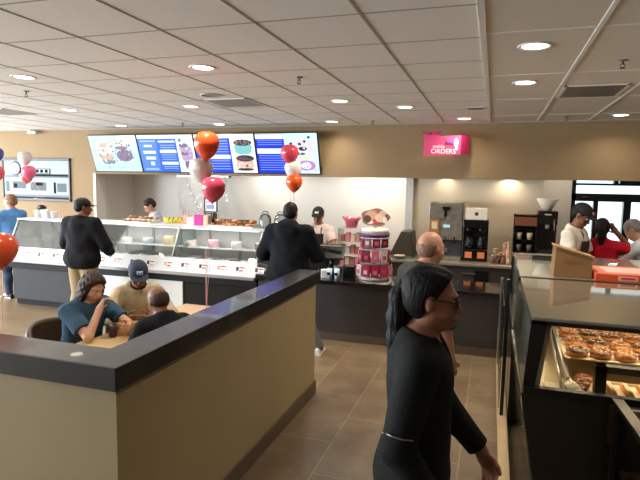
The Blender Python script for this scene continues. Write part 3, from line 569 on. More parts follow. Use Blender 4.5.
# pink gift display behind
t = empty('shelf_stand', (-1.98, 7.62, 0), 0, 'clear shelf stand stacked with pink goods beside the cashier', 'shelf')
MB().box(-.18, .18, -.1, .2, 0, .80).build('cabinet', dkm, t)
for z in (.80, .98, 1.16, 1.36): MB().box(-.18, .18, -.1, .2, z, z+.012).build('shelf', mat('shelf_pale', '#cfc8c4', .3), t)
for x in (-.18, .165): MB().box(x, x+.015, -.1, .2, .8, 1.37).build('side_panel', glass('acrylic', '#e6e6e6', .5), t)
for j, z in enumerate((.812, .992, 1.172)):
    for k in range(4):
        c = ['#d98a98', '#e7c9bd', '#b98a78', '#e9a9b3', '#cfd2cb', '#c06a74', '#a5705e'][(j*3+k) % 7]
        tag(MB().box(-1.98-.15+k*.077, -1.98-.085+k*.077, 7.55, 7.65, z, z+.10+.03*((j+k) % 2)).build('gift_box', mat('gift'+c, c, .5), bevel=.004), '%s packet on the %s shelf of the pink goods stand, %s in the row' % ({0: 'pink', 1: 'cream', 2: 'brown', 3: 'light pink', 4: 'pale grey', 5: 'rose', 6: 'dark tan'}[(j*3+k) % 7], ['lowest', 'middle', 'upper'][j], nth[k]), 'packet', 'packets on the pink goods stand')
t = empty('gift_basket', (-1.98, 7.62, 1.372), 0, 'pink ruffled basket on top of the goods stand', 'basket')
m = MB(); m.lathe([(.08, 0), (.10, .10), (.14, .15), (.13, .155), (.09, .11), (.07, .02)], seg=24)
for v in m.bm.verts:
    if v.co.z > .12: v.co.z += .018*math.sin(9*math.atan2(v.co.y, v.co.x)); 
m.build('basket', mat('pink_paper', '#e0728a', .6), t); MB().ball((0, 0, .12), .07, .07, .05).build('filling', mat('basket_fill', '#f2d3d8', .7), t)
t = empty('serving_machine', (-1.20, 8.15, .9), 0, 'dark sloping-sided machine on back counter behind the candy rack', 'machine')
MB().hexa([(-.32, 0, 0), (.06, 0, 0), (.06, .5, 0), (-.32, .5, 0), (-.14, .05, .40), (.02, .05, .40), (.02, .5, .40), (-.14, .5, .40)]).build('body', mat('olive_dark', '#3a352c', .45), t, .01); MB().box(-.30, .05, -.10, 0, 0, .03).build('tray', steel, t)
tag(MB().lathe([(.05, 0), (.09, .02), (.085, .022), (.05, .006)], (-1.32, 8.0, .935), seg=18).build('plate', cw), 'white plate on the steel tray behind the candy rack', 'plate')
# ------------------------------------------------------------------ goods on the dipping case's top shelf
ZT = 1.372
def donut(t, ci, R=.038, rr=.020, ice='#5a3018', dough='#b9793d'):
    MB().torus((0, 0, rr), R, rr, 18, 8, .9).build('dough', mat('dough', dough, .7, var=.15, scale=30), t)
    m = MB().torus((0, 0, rr+.004), R, rr*.96, 18, 8, .85, .05)
    bmesh.ops.delete(m.bm, geom=[v for v in m.bm.verts if v.co.z < rr+.002], context='VERTS')
    m.build('icing', mat('icing'+ice, ice, .3, var=.1, scale=40), t)
def tray(x0, x1, y0, y1, z, lb, col='#c7c9c8'):
    t = empty('serving_tray', ((x0+x1)/2, (y0+y1)/2, z), 0, lb, 'tray'); a, b = (x1-x0)/2, (y1-y0)/2
    MB().box(-a, a, -b, b, 0, .006).build('tray_base', mat('tray'+col, col, .4, .2), t)
    MB().box(-a, a, -b, -b+.006, .006, .022).box(-a, a, b-.006, b, .006, .022).box(-a, -a+.006, -b+.006, b-.006, .006, .022).box(a-.006, a, -b+.006, b-.006, .006, .022).build('rim', mat('tray'+col, col, .4, .2), t)
    return t
tray(-5.38, -4.83, 6.74, 7.02, ZT, 'shallow tray of brown pastries in front of the bending worker')
tray(-3.86, -3.18, 6.74, 7.04, ZT, 'white tray of frosted donuts on top of the case, right of the pink bag', '#e6e0da')
ords = ['first', 'second', 'third', 'fourth', 'fifth', 'sixth', 'seventh', 'eighth', 'ninth']
r = random.Random(11)
for (x0, x1, lb) in ((-5.37, -4.84, 'low white riser block under the back row of brown pastries'), (-3.85, -3.19, 'low white riser block under the back row of frosted donuts')):
    tag(MB().box(x0, x1, 6.86, 7.0, ZT+.006, ZT+.051).build('riser', whitep, bevel=.004), lb, 'riser')
for row in (0, 1):
    for k in range(6):
        t = empty('pastry', (-5.33+.09*k+.02*row, 6.80+.12*row, ZT+.007+.045*row), r.uniform(-.4, .4), '%s brown pastry of the %s row on the shallow tray by the bending worker' % (ords[k].capitalize(), ['front', 'back'][row]), 'pastry', 'brown pastries on the shallow tray')
        m = MB(); m.ball((0, 0, .022), .044, .030, .022, 14, 8)
        m.build('crust', mat('crust%d' % (k % 3), ['#a06a35', '#84502a', '#c28c50'][k % 3], .6, var=.2, scale=40, bump=.4), t); MB().ball((0, 0, .036), .028, .016, .010, 10, 6).build('glaze', mat('glaze', '#d9b384', .3), t)
    for k in range(7):
        t = empty('donut', (-3.81+.093*k, 6.80+.13*row, ZT+.007+.045*row), r.uniform(0, 6), '%s donut of the %s row on the white tray on the case' % (ords[k].capitalize(), ['front', 'back'][row]), 'donut', 'donuts on the white tray')
        ic = ['#4a2616', '#3c1d14', '#b8702c', '#c98134', '#5e331c', '#54301b', '#c9836b'][(k+row*3) % 7]
        donut(t, k, .034, .025, ice=ic)
# bananas
for k in range(5):
    t = empty('banana', (-4.66+.055*k, 6.9-.02*(k % 2), ZT+.002), .3*k-.5, '%s yellow banana of the bunch row on the case top' % ords[k].capitalize(), 'banana', 'bananas on the case top')
    MB().tube([(-.07, 0, .075), (-.05, 0, .045), (0, 0, .025), (.05, 0, .045), (.085, 0, .085)], .019, 10).build('peel', mat('banana', '#cdb92c', .5, var=.15, scale=15), t); MB().tube([(.085, 0, .085), (.095, 0, .105)], .008, 6).build('stem', mat('banana_stem', '#6f6b2b', .7), t)
# pink bag, framed card and white gift bag
def paper_bag(loc, w, d, h, col, lb, nm='paper_bag', rz=0., hcol=None, handles=True):
    t = empty(nm, loc, rz, lb, 'bag')
    m = MB(); m.hexa([(-w/2, -d/2, 0), (w/2, -d/2, 0), (w/2, d/2, 0), (-w/2, d/2, 0), (-w/2, -d/2, h), (w/2, -d/2, h), (w/2, d/2, h), (-w/2, d/2, h)])
    bmesh.ops.delete(m.bm, geom=[f for f in m.bm.faces if f.calc_center_median().z > h*.95], context='FACES')
    o = m.build('bag_body', mat('bagp'+col, col, .6), t); s = o.modifiers.new('wall', 'SOLIDIFY'); s.thickness = .003
    if handles:
        for y in (-d/2, d/2): MB().tube([(-w*.25, y, h-.01), (-w*.2, y, h+.05), (0, y, h+.075), (w*.2, y, h+.05), (w*.25, y, h-.01)], .003, 6).build('handle', mat('bagh'+col, hcol or col, .6), t)
    return t
paper_bag((-4.07, 6.86, ZT), .13, .09, .15, '#d42a9c', 'bright magenta gift bag on top of the dipping case')
paper_bag((-4.22, 6.88, ZT), .12, .08, .12, '#e6dcd8', 'white gift bag left of the magenta bag', hcol='#d9a0a8')
paper_bag((-4.36, 6.95, ZT), .10, .07, .14, '#e5a9a0', 'light pink gift bag beside the bananas', hcol='#c0392b')
t = empty('sign_stand', (-3.96, 6.98, ZT), 0, 'black-framed countertop sign stand behind the pink balloon', 'sign stand')
MB().box(-.10, -.088, -.01, .01, 0, .42).box(.088, .10, -.01, .01, 0, .17).box(-.10, .10, -.01, .01, .165, .18).build('stand', blk, t)
MB().box(-.11, .11, -.012, .012, .19, .205).box(-.11, .11, -.012, .012, .385, .40).box(-.11, -.095, -.012, .012, .2, .39).box(.095, .11, -.012, .012, .2, .39).build('frame', blk, t)
MB().box(-.095, .095, -.004, .004, .205, .385).build('card', mat('card_white', '#eef1f6', .4), t); MB().box(-.06, .06, -.007, -.004, .24, .30).box(-.07, .02, -.007, -.004, .33, .35).build('card_print', mat('card_blue', '#7f8fc4', .5), t)
tag(MB().box(-3.895, -3.86, 6.86, 6.95, ZT, ZT+.19).build('black_box', blk, bevel=.004), 'thin black box between sign stand and donut tray', 'box')
tag(MB().box(-3.985, -3.905, 6.80, 6.88, ZT, ZT+.15).build('carton', mat('carton_tan', '#d9c4a6', .6), bevel=.004), 'tan carton inside the foot of the sign stand', 'carton')
for (x, lb) in ((-3.05, 'left of the two clear glass domes on the case beside the hooded man'), (-2.82, 'right of the two clear glass domes, nearer the hooded man')):
    t = empty('glass_dome', (x, 6.90, ZT), 0, lb, 'glass dome', 'glass domes on the case')
    MB().lathe([(.09, 0), (.10, .01), (.02, .02)], seg=22).build('stand', steel, t); MB().lathe([(.085, .015), (.088, .12), (.07, .18), (.03, .205), (0, .21)], seg=22, cap=False).build('dome', glass('dome_glass', '#dfe8ea', .9), t); MB().tube([(-.05, -.0, .205), (-.03, 0, .235), (.03, 0, .235), (.05, 0, .205)], .006).build('handle', blk, t)
sb = MB().box(XR, -2.70, 6.66, 7.16, 1.345, 1.372).build('shelf_extension', mat('shelf_white', '#d9dcdc', .3), dc)
MB().box(-2.72, -2.70, 7.0, 7.16, .785, 1.345).build('shelf_post', steel, dc)
t = empty('napkin_stack', (-6.98, 6.93, ZT), 0, 'heap of white cups and lids on case end, below wall picture', 'cup lids')
for i, (x, y, h) in enumerate([(-.16, 0, .10), (-.06, .03, .13), (.05, -.02, .12), (.15, .02, .10)]): MB().lathe([(.045, 0), (.06, h), (.063, h), (.06, h+.01), (0, h+.01)], (x, y, 0), seg=16).build('cup', mat('lid_white', '#eef0f0', .5), t)
MB().ball((-.08, 0, .17), .09, .06, .045, 16, 8).build('black_lid', blk, t)
# clear plastic sheet hung behind the bananas (bag of foil on the back wall)
t = empty('plastic_sheet', (-5.45, 9.3, 0), 0, 'clear crinkled plastic sheet hanging behind the bananas and gift bags', 'plastic sheet')
m = MB(); n = 14
V = [[m.bm.verts.new((-.55+1.1*i/n, .05*math.sin(i*1.3+j*.7), 1.25+.85*j/10+.02*math.cos(i*2.1+j))) for i in range(n+1)] for j in range(11)]
for j in range(10):
    for i in range(n): m.bm.faces.new((V[j][i], V[j][i+1], V[j+1][i+1], V[j+1][i]))
m.build('sheet', glass('plastic_film', '#ffffff', 3.0, .12), t); MB().box(-.6, .6, -.02, .02, 2.1, 2.13).build('rail', steel, t); MB().box(-.6, -.57, -.02, .02, 2.1, 2.6).box(.57, .6, -.02, .02, 2.1, 2.6).build('hanger', steel, t)
# ------------------------------------------------------------------ bakery cases on the right
frm = mat('case_black', '#1b1a17', .35, .2); topm = mat('case_top_glass', '#8d897a', .08, .35, coat=.8); bodym = mat('case_body_dark', '#1f1b16', .28, coat=.3)
side_refl = mat('side_pane', '#5f6659', .22, coat=.5)  # opaque stand-in for glass, greenish reflection put into its colour
bk = empty('bakery_case', (0, 0, 0), 0, 'dark framed glass bakery case with donuts inside, nearest on the right', 'display case')
XA, XB, XE = .236, .225, 2.0
MB().box(XA, XE, 3.167, 4.57, 1.262, 1.28).build('top', topm, bk, .003)
MB().box(XA-.003, XE, 3.160, 3.20, 1.240, 1.262).build('top_rail', frm, bk, .003)
MB().box(XB-.003, XE, 4.57, 4.62, 1.23, 1.284).build('rear_rail', frm, bk, .003)
MB().box(XA-.003, XA+.03, 3.2, 4.57, 1.235, 1.262).build('side_rail', frm, bk)
MB().hexa([(.209, 3.160, .86), (.268, 3.160, .86), (.268, 3.20, .86), (.209, 3.20, .86), (.236, 3.160, 1.262), (.318, 3.160, 1.262), (.318, 3.20, 1.262), (.236, 3.20, 1.262)]).build('corner_post', frm, bk)
MB().box(.212, XE, 3.150, 3.20, .838, .878).build('middle_rail', frm, bk, .004)
MB().prism([(.20, .835), (.655, .835), (.655, .02), (.34, .02)], 3.165, 3.19, 'y').build('end_panel', bodym, bk, .003)
MB().hexa([(.32, 3.19, .0), (.34, 3.19, .0), (.30, 4.58, .0), (.28, 4.58, .0), (.205, 3.19, .84), (.225, 3.19, .84), (.21, 4.58, .84), (.19, 4.58, .84)]).build('side_panel', mat('side_panel_green', '#70756a', .18, coat=.8), bk)
MB().hexa([(.209, 3.20, .86), (.214, 3.20, .86), (.205, 4.58, .84), (.200, 4.58, .84), (.234, 3.20, 1.24), (.239, 3.20, 1.24), (.228, 4.58, 1.25), (.223, 4.58, 1.25)]).build('side_pane', side_refl, bk)
MB().box(.32, XE, 3.175, 3.18, .878, 1.24).build('end_glass', glass('end_window', '#f4f0e6', .35), bk)
MB().box(.24, XE, 3.21, 4.56, .80, .832).build('deck', mat('deck_cream', '#cbb994', .5), bk)
MB().box(.30, XE, 4.56, 4.60, .0, 1.23).build('rear_panel', mat('rear_cream', '#b7a582', .5), bk)
MB().hexa([(.47, 3.55, .95), (XE, 3.55, .95), (XE, 4.5, .95), (.47, 4.5, .95), (.47, 3.55, .957), (XE, 3.55, .957), (XE, 4.5, .957), (.47, 4.5, .957)]).build('shelf', mat('shelf_paper', '#c9b597', .6), bk)
MB().hexa([(.455, 3.35, .87), (.475, 3.35, .87), (.475, 4.5, .95), (.455, 4.5, .95), (.455, 3.35, .90), (.475, 3.35, .90), (.475, 4.5, 1.02), (.455, 4.5, 1.02)]).tube([(.42, 3.2, .86), (.45, 4.4, .98)], .008).build('rack_rail', steel, bk)
MB().hexa([(.27, 3.22, .84), (.30, 3.22, .84), (.42, 4.4, .84), (.28, 4.4, .84), (.325, 3.22, 1.23), (.345, 3.22, 1.23), (.43, 4.4, 1.23), (.28, 4.4, 1.23)]).build('side_liner', mat('liner_white', '#fbf6ec', .6), bk)
MB().box(.60, .66, 3.30, 3.36, .83, 1.0).box(.60, XE, 3.30, 3.36, .96, 1.0).build('drawer_frame', frm, bk, .003)
MB().box(.5, XE, 3.5, 3.56, 1.23, 1.25).build('lamp_strip', emis('warm_strip', '#ffe0b0', 6), bk)
area('case_warm_light', (1.1, 3.62, 1.235), (0, 0, 0), 1.3, .06, 9.0, (1, .88, .70)); area('case_warm_light', (1.1, 4.2, 1.235), (0, 0, 0), 1.3, .06, 6.0, (1, .88, .70))
r = random.Random(21)
choc = ['#35180c', '#52290f', '#6e4019', '#2c130a', '#7d4c22']
yrow = [(3.62, .957), (3.84, .957), (4.06, .957), (4.28, .957)]
for j, (y, z) in enumerate(yrow):
    for k in range(9):
        x = .545+k*.135+.015*(j % 2)
        if x > 1.75: continue
        t = empty('donut', (x, y+r.uniform(-.008, .008), z+.001), r.uniform(0, 6), '%s donut from the left in %s row of the nearest bakery case' % (ords[k], ['the front', 'the second', 'the third', 'the rear'][j]), 'donut', 'chocolate donuts on the bakery case shelf')
        donut(t, 0, .040, .026, choc[(k+j*2) % 5], '#6b3814'); 
        m = MB()
        for q in range(9): a = q*.7+k; m.box(.04*math.cos(a)-.006, .04*math.cos(a)+.006, .04*math.sin(a)-.003, .04*math.sin(a)+.003, .048, .053, Matrix.Rotation(a*1.7, 3, 'Z'))
        m.build('topping', mat('nut_crumbs', '#e2c193', .7), t)
for i, y in enumerate((3.73, 3.95, 4.17)): tag(MB().box(.49, 1.9, y-.003, y+.003, .958, .972).build('tray_divider', steel, bk))
for k in range(3):
    t = empty('donut', (.515+.03*k, 3.30+.10*k, .832), k*.7, '%s crumb-topped donut low at the left corner of the bakery case' % ords[k].capitalize(), 'donut', 'crumb donuts in the corner'); donut(t, 0, .034, .02, '#7a4a22', '#c08a4c')
tray(.67, 1.5, 3.20, 3.50, .83, 'low white tray of orange pastry sticks behind black drawer frame', '#e9dcc2')
for k in range(9):
    t = empty('pastry_stick', (.72+.085*k, 3.33, .838), 0, '%s pastry stick from the left on the low white tray' % ords[k].capitalize(), 'pastry', 'pastry sticks on the low tray')
    MB().tube([(-.03, -.10, .018), (-.03, .0, .022), (-.03, .10, .018)], .02, 10).build('crust', mat('stick_orange', '#d99a4a', .5, var=.15, scale=20), t); MB().box(-.042, -.018, -.085, .085, .036, .043).build('icing', mat('stick_icing', '#f0d9ae', .4), t)
tag(MB().box(.33, .44, 3.24, 3.34, .833, .86).build('price_card', mat('price_cream', '#e6dfcf', .6), bevel=.003), 'small cream price card in the near left corner of the bakery case', 'price card')
cp_ = empty('paper_sheet', (.50, 3.25, .832), .25, 'crumpled white bakery tissue beside the steel rail in the case', 'paper')
m = MB(); m.ball((0, .05, .02), .045, .12, .022, 22, 14)
for v in m.bm.verts: v.co += Vector((r.uniform(-.009, .009), r.uniform(-.012, .012), r.uniform(-.006, .014)))
m.build('tissue', mat('tissue', '#f1ece0', .7), cp_)
# the second case behind
b2 = empty('bakery_case', (0, 0, 0), 0, 'farther dark case carrying the cardboard box and orange box', 'display case')
MB().hexa([(.235, 4.64, 1.255), (2.0, 4.64, 1.255), (2.0, 6.22, 1.255), (.255, 6.22, 1.255), (.235, 4.64, 1.28), (2.0, 4.64, 1.28), (2.0, 6.22, 1.28), (.255, 6.22, 1.28)]).build('top', mat('case_top_pale', '#a8a698', .10, .2, coat=.8), b2, .003)
MB().box(.235, 2.0, 4.63, 4.65, 1.20, 1.262).build('front_rail', frm, b2)
MB().box(.20, 2.0, 4.64, 6.2, .05, .84).build('body', bodym, b2); MB().box(.24, .245, 4.64, 6.2, .84, 1.255).build('side_pane', side_refl, b2); MB().box(.9, 2.0, 4.7, 6.2, .84, 1.25).build('inner_cabinet', bodym, b2)
MB().box(.22, .25, 4.635, 4.66, 0, 1.255).build('corner_post', frm, b2); MB().box(.22, .25, 6.17, 6.2, 0, 1.255).build('corner_post', frm, b2)
MB().box(.135, .165, 4.66, 4.71, .06, 1.24).build('end_post', mat('post_dark', '#23282a', .3, .4), b2, .006)
MB().box(.125, .132, 4.72, 6.1, .10, 1.0).build('glass_screen', glass('screen_glass', '#cfd6d2', .7), b2); MB().box(.115, .14, 6.08, 6.12, .06, 1.02).build('end_post', steel, b2)
struct('trim_6', MB().box(.115, .195, 2.0, 6.35, 0, .06), mat('plinth_beige', '#c3ab84', .5, var=.05), .004)
# third case, nearest at the lower right edge
b3 = empty('bakery_case', (0, 0, 0), 0, 'low glass case cut off by lower right corner of the photo', 'display case')
MB().hexa([(.66, 3.07, .86), (.71, 3.07, .86), (.79, 1.4, .86), (.735, 1.4, .86), (.645, 3.07, .905), (.70, 3.07, .905), (.80, 1.4, .905), (.74, 1.4, .905)]).build('top_rail', frm, b3, .003)
MB().box(.655, .70, 3.03, 3.075, 0, .88).build('corner_post', frm, b3)
MB().hexa([(.675, 3.03, .06), (.68, 3.03, .06), (.77, 1.4, .06), (.765, 1.4, .06), (.675, 3.03, .87), (.68, 3.03, .87), (.77, 1.4, .87), (.765, 1.4, .87)]).build('side_pane', glass('near_glass', '#c6ccc4', .7), b3)
MB().hexa([(.69, 3.03, .52), (1.9, 3.03, .52), (1.9, 1.4, .52), (.78, 1.4, .52), (.69, 3.03, .53), (1.9, 3.03, .53), (1.9, 1.4, .53), (.78, 1.4, .53)]).build('shelf', mat('shelf_paper', '#c9b597', .6), b3)
MB().box(.85, 1.9, 1.4, 3.0, .02, .40).build('base', bodym, b3); MB().box(.72, 1.9, 3.03, 3.06, .0, .86).build('rear_panel', bodym, b3); MB().box(1.2, 1.9, 1.4, 3.03, .86, .89).build('top', topm, b3)
for k in range(5):
    t = empty('donut', (.76, 2.90-.14*k, .531), k, '%s glazed donut along the glass of the cut-off lower right case, counting from the back' % ords[k].capitalize(), 'donut', 'donuts in the lower right case'); donut(t, 0, .038, .024, '#9a6a3a', '#b9793d')
area('case_warm_light', (1.1, 2.5, .84), (0, 0, 0), .5, .8, 1.5, (1, .86, .66))
# boxes and tray on the second case
t = empty('cardboard_box', (.495, 4.72, 1.28), .03, 'brown cardboard carry box with sloped open flap on the farther case', 'box')
m = MB(); m.prism([(0, 0), (.29, 0), (.285, .175), (.01, .255)], 0, .20, 'y'); m.build('carton', mat('cardboard', '#83603a', .75, var=.06, scale=12), t, .002)
MB().prism([(.0, .25), (.29, .17), (.30, .178), (.0, .262)], -.012, .21, 'y').build('flap', mat('cardboard_light', '#ab8252', .75), t); MB().box(.08, .21, -.003, 0, .115, .145).build('printed_band', mat('cardboard_print', '#83502f', .7), t)
t = empty('donut_box', (.80, 4.66, 1.28), .04, 'flat orange and white donut box beside the cardboard box', 'box')
MB().box(0, .62, 0, .48, 0, .052).build('box_body', mat('box_orange', '#e2582c', .5), t, .004); MB().box(.0, .62, .0, .48, .052, .058).build('lid', mat('box_lid', '#e9775a', .45), t, .002); MB().box(.10, .62, .10, .40, .058, .060).build('lid_print', mat('box_white', '#f1c9bb', .45), t); MB().box(.16, .30, -.002, 0, .008, .045).build('side_label', mat('box_cream', '#e9b48e', .5), t)
MB().box(.18, .28, -.004, -.002, .02, .034).build('label_print', mat('box_pinktext', '#d3245c', .5), t)
t = tray(.40, .61, 5.75, 5.95, 1.28, 'small dark tray on the farther case near its left edge', '#2a2a28')
# curb strip label
# ------------------------------------------------------------------ figures: one continuous implicit surface per body / garment
V3 = lambda *a: np.array(a, float)
def cone(a, b, ra, rb, k=.02): return ('c', np.array(a, float), np.array(b, float), ra, rb, k)
def ell(c, r, R=None, k=.02): return ('e', np.array(c, float), np.eye(3) if R is None else np.array(R), np.array(r, float), k)
def pd(q, P):
    if q[0] == 'c':
        a, b, ra, rb = q[1:5]; ab = b-a; t = np.clip((P-a)@ab/max(ab@ab, 1e-9), 0, 1)
        return np.linalg.norm(P-a-t[:, None]*ab, axis=1)-(ra+(rb-ra)*t)
    c, R, r = q[1:4]; L = (P-c)@R; k0 = np.linalg.norm(L/r, axis=1); k1 = np.linalg.norm(L/(r*r), axis=1)
    return k0*(k0-1)/np.maximum(k1, 1e-6)
def sm(a, b, k): h = np.clip(.5+.5*(b-a)/k, 0, 1); return b*(1-h)+a*h-k*h*(1-h)
def field(pr, P, only=None):
    d = np.full(len(P), 1e3)
    for i, q in enumerate(pr):
        if only is not None:
            m = only[:, i]
            if not m.any(): continue
            e = pd(q, P[m]); d[m] = np.where(d[m] > 100, e, sm(d[m], e, q[-1]))
        else: e = pd(q, P); d = e if i == 0 else sm(d, e, q[-1])
    return d
def sdf_mesh(name, pr, res, mats, parent, post=None, off=0., mfun=None):
    lo = np.min([np.minimum(q[1]-q[3], q[2]-q[4]) if q[0] == 'c' else q[1]-np.max(q[3]) for q in pr], axis=0)-.03-off
    hi = np.max([np.maximum(q[1]+q[3], q[2]+q[4]) if q[0] == 'c' else q[1]+np.max(q[3]) for q in pr], axis=0)+.03+off
    B = 8; nb = np.ceil((hi-lo)/(res*B)).astype(int); n = nb*B+1
    ci = np.stack(np.meshgrid(*[np.arange(k) for k in nb], indexing='ij'), -1).reshape(-1, 3)
    cc = lo+(ci*B+B/2)*res; hd = res*B*.87
    D = np.stack([pd(q, cc) for q in pr], 1); dm = D.min(1)
    pre = dm-off < hd*1.5+.06; ci, cc, D, dm = ci[pre], cc[pre], D[pre], dm[pre]
    dc_ = field(pr, cc)-off
    if post is not None: dc_ = post(dc_, cc)
    full = np.full(n, .05, np.float32)
    ins = dc_ < -hd*1.3-.015
    for i, j, k in ci[ins]: full[i*B:i*B+B+1, j*B:j*B+B+1, k*B:k*B+B+1] = -.05
    act = np.abs(dc_) <= hd*1.3+.02; ci, D, dm = ci[act], D[act], dm[act]
    kk = np.array([q[-1] for q in pr]); near = D < (dm[:, None]+2*hd+kk*1.5)
    o = np.stack(np.meshgrid(*[np.arange(B+1)]*3, indexing='ij'), -1).reshape(-1, 3)
    for s0 in range(0, len(ci), 400):
        c = ci[s0:s0+400]; idx = (c[:, None]*B+o[None]).reshape(-1, 3); P = lo+idx*res
        nr = np.repeat(near[s0:s0+400], len(o), axis=0)
        d = field(pr, P, nr)-off
        if post is not None: d = post(d, P)
        full[idx[:, 0], idx[:, 1], idx[:, 2]] = d
    F = full; s = F < 0
    cnt = sum(s[a:n[0]-1+a, b:n[1]-1+b, c:n[2]-1+c].astype(np.int8) for a in (0, 1) for b in (0, 1) for c in (0, 1))
    cell = np.argwhere((cnt > 0) & (cnt < 8)); ID = -np.ones(n-1, int); ID[tuple(cell.T)] = np.arange(len(cell))
    cr = np.array([(a, b, c) for a in (0, 1) for b in (0, 1) for c in (0, 1)]); val = np.stack([F[tuple((cell+q).T)] for q in cr], 1)
    acc = np.zeros((len(cell), 3)); num = np.zeros(len(cell))
    for a in range(8):
        for b in range(a+1, 8):
            if np.abs(cr[a]-cr[b]).sum() != 1: continue
            m = (val[:, a] < 0) != (val[:, b] < 0); t = val[m, a]/(val[m, a]-val[m, b]); acc[m] += cr[a]+t[:, None]*(cr[b]-cr[a]); num[m] += 1
    V = lo+(cell+acc/num[:, None])*res; faces = []
    for ax in range(3):
        u, v = (ax+1) % 3, (ax+2) % 3
        sl0 = [slice(None)]*3; sl1 = [slice(None)]*3; sl0[ax] = slice(0, -1); sl1[ax] = slice(1, None)
        A = s[tuple(sl0)]; Bm = s[tuple(sl1)]; e = np.argwhere(A != Bm); e = e[(e[:, u] > 0) & (e[:, v] > 0) & (e[:, u] < n[u]-1) & (e[:, v] < n[v]-1)]
        if not len(e): continue
        eu = np.zeros(3, int); eu[u] = 1; ev = np.zeros(3, int); ev[v] = 1
        q = np.stack([ID[tuple((e-eu-ev).T)], ID[tuple((e-ev).T)], ID[tuple(e.T)], ID[tuple((e-eu).T)]], 1)
        fl = ~A[tuple(e.T)]; q[fl] = q[fl][:, ::-1]; faces.append(q)
    Q = np.concatenate(faces); Q = Q[(Q >= 0).all(1)]
    me = bpy.data.meshes.new(name); me.vertices.add(len(V)); me.vertices.foreach_set('co', V.astype(np.float32).ravel())
    me.loops.add(len(Q)*4); me.loops.foreach_set('vertex_index', Q.astype(np.int32).ravel())
    me.polygons.add(len(Q)); me.polygons.foreach_set('loop_start', np.arange(0, len(Q)*4, 4, dtype=np.int32)); me.polygons.foreach_set('loop_total', np.full(len(Q), 4, np.int32))
    me.polygons.foreach_set('use_smooth', np.ones(len(Q), bool))
    for m in (mats if isinstance(mats, list) else [mats]): me.materials.append(m)
    if mfun is not None: me.polygons.foreach_set('material_index', mfun(V[Q].mean(1)).astype(np.int32))
    me.update(calc_edges=True); o = bpy.data.objects.new(name, me); C.objects.link(o); o.parent = parent
    return o
def RX(a): c, s = math.cos(a), math.sin(a); return np.array([[1, 0, 0], [0, c, -s], [0, s, c]])
def RY(a): c, s = math.cos(a), math.sin(a); return np.array([[c, 0, s], [0, 1, 0], [-s, 0, c]])
def RZ(a): c, s = math.cos(a), math.sin(a); return np.array([[c, -s, 0], [s, c, 0], [0, 0, 1]])
un = lambda v: v/np.linalg.norm(v)
def hand(w, d, th, right, curl=.5, S=1., spread=1.):
    d = un(d); s_ = un(th-d*(th@d)); n = np.cross(d, s_)*(-1 if right else 1); R = np.stack([s_, d, n], 1)
    out = [ell(w+d*.048*S, (.037*S, .052*S, .0145*S), R, .012), cone(w-d*.02*S, w+d*.02*S, .025*S, .026*S, .015)]
    for i, (of, L) in enumerate([(.028, .070), (.010, .078), (-.008, .072), (-.025, .056)]):
        p = w+d*.088*S+s_*of*S-(d*.006*S*(i == 3)); a = curl*.45
        for j in range(3):
            a += curl*.38; dd = un(d*math.cos(a)+n*math.sin(a)+s_*of*2.2*spread*(1-.3*j)); l = L*S*(.45, .32, .23)[j]; q = p+dd*l
            out.append(cone(p, q, (.0095-.001*j)*S, (.0088-.001*j)*S, .004)); p = q
    p = w+d*.022*S+s_*.022*S
    for l, ww in ((.038, (.55, .75, .3)), (.030, (.75, .45, .42)), (.024, (.85, .2, .4))):
        dd = un(d*ww[0]+s_*ww[1]+n*ww[2]*curl*1.6); q = p+dd*l*S; out.append(cone(p, q, .0125*S if l > .035 else .0105*S, .0098*S, .006)); p = q
    return out
SK = {'light': '#c99a7d', 'tanned': '#a06f55', 'brown': '#7a4a30', 'pink': '#d0977c', 'olive': '#b98a68'}
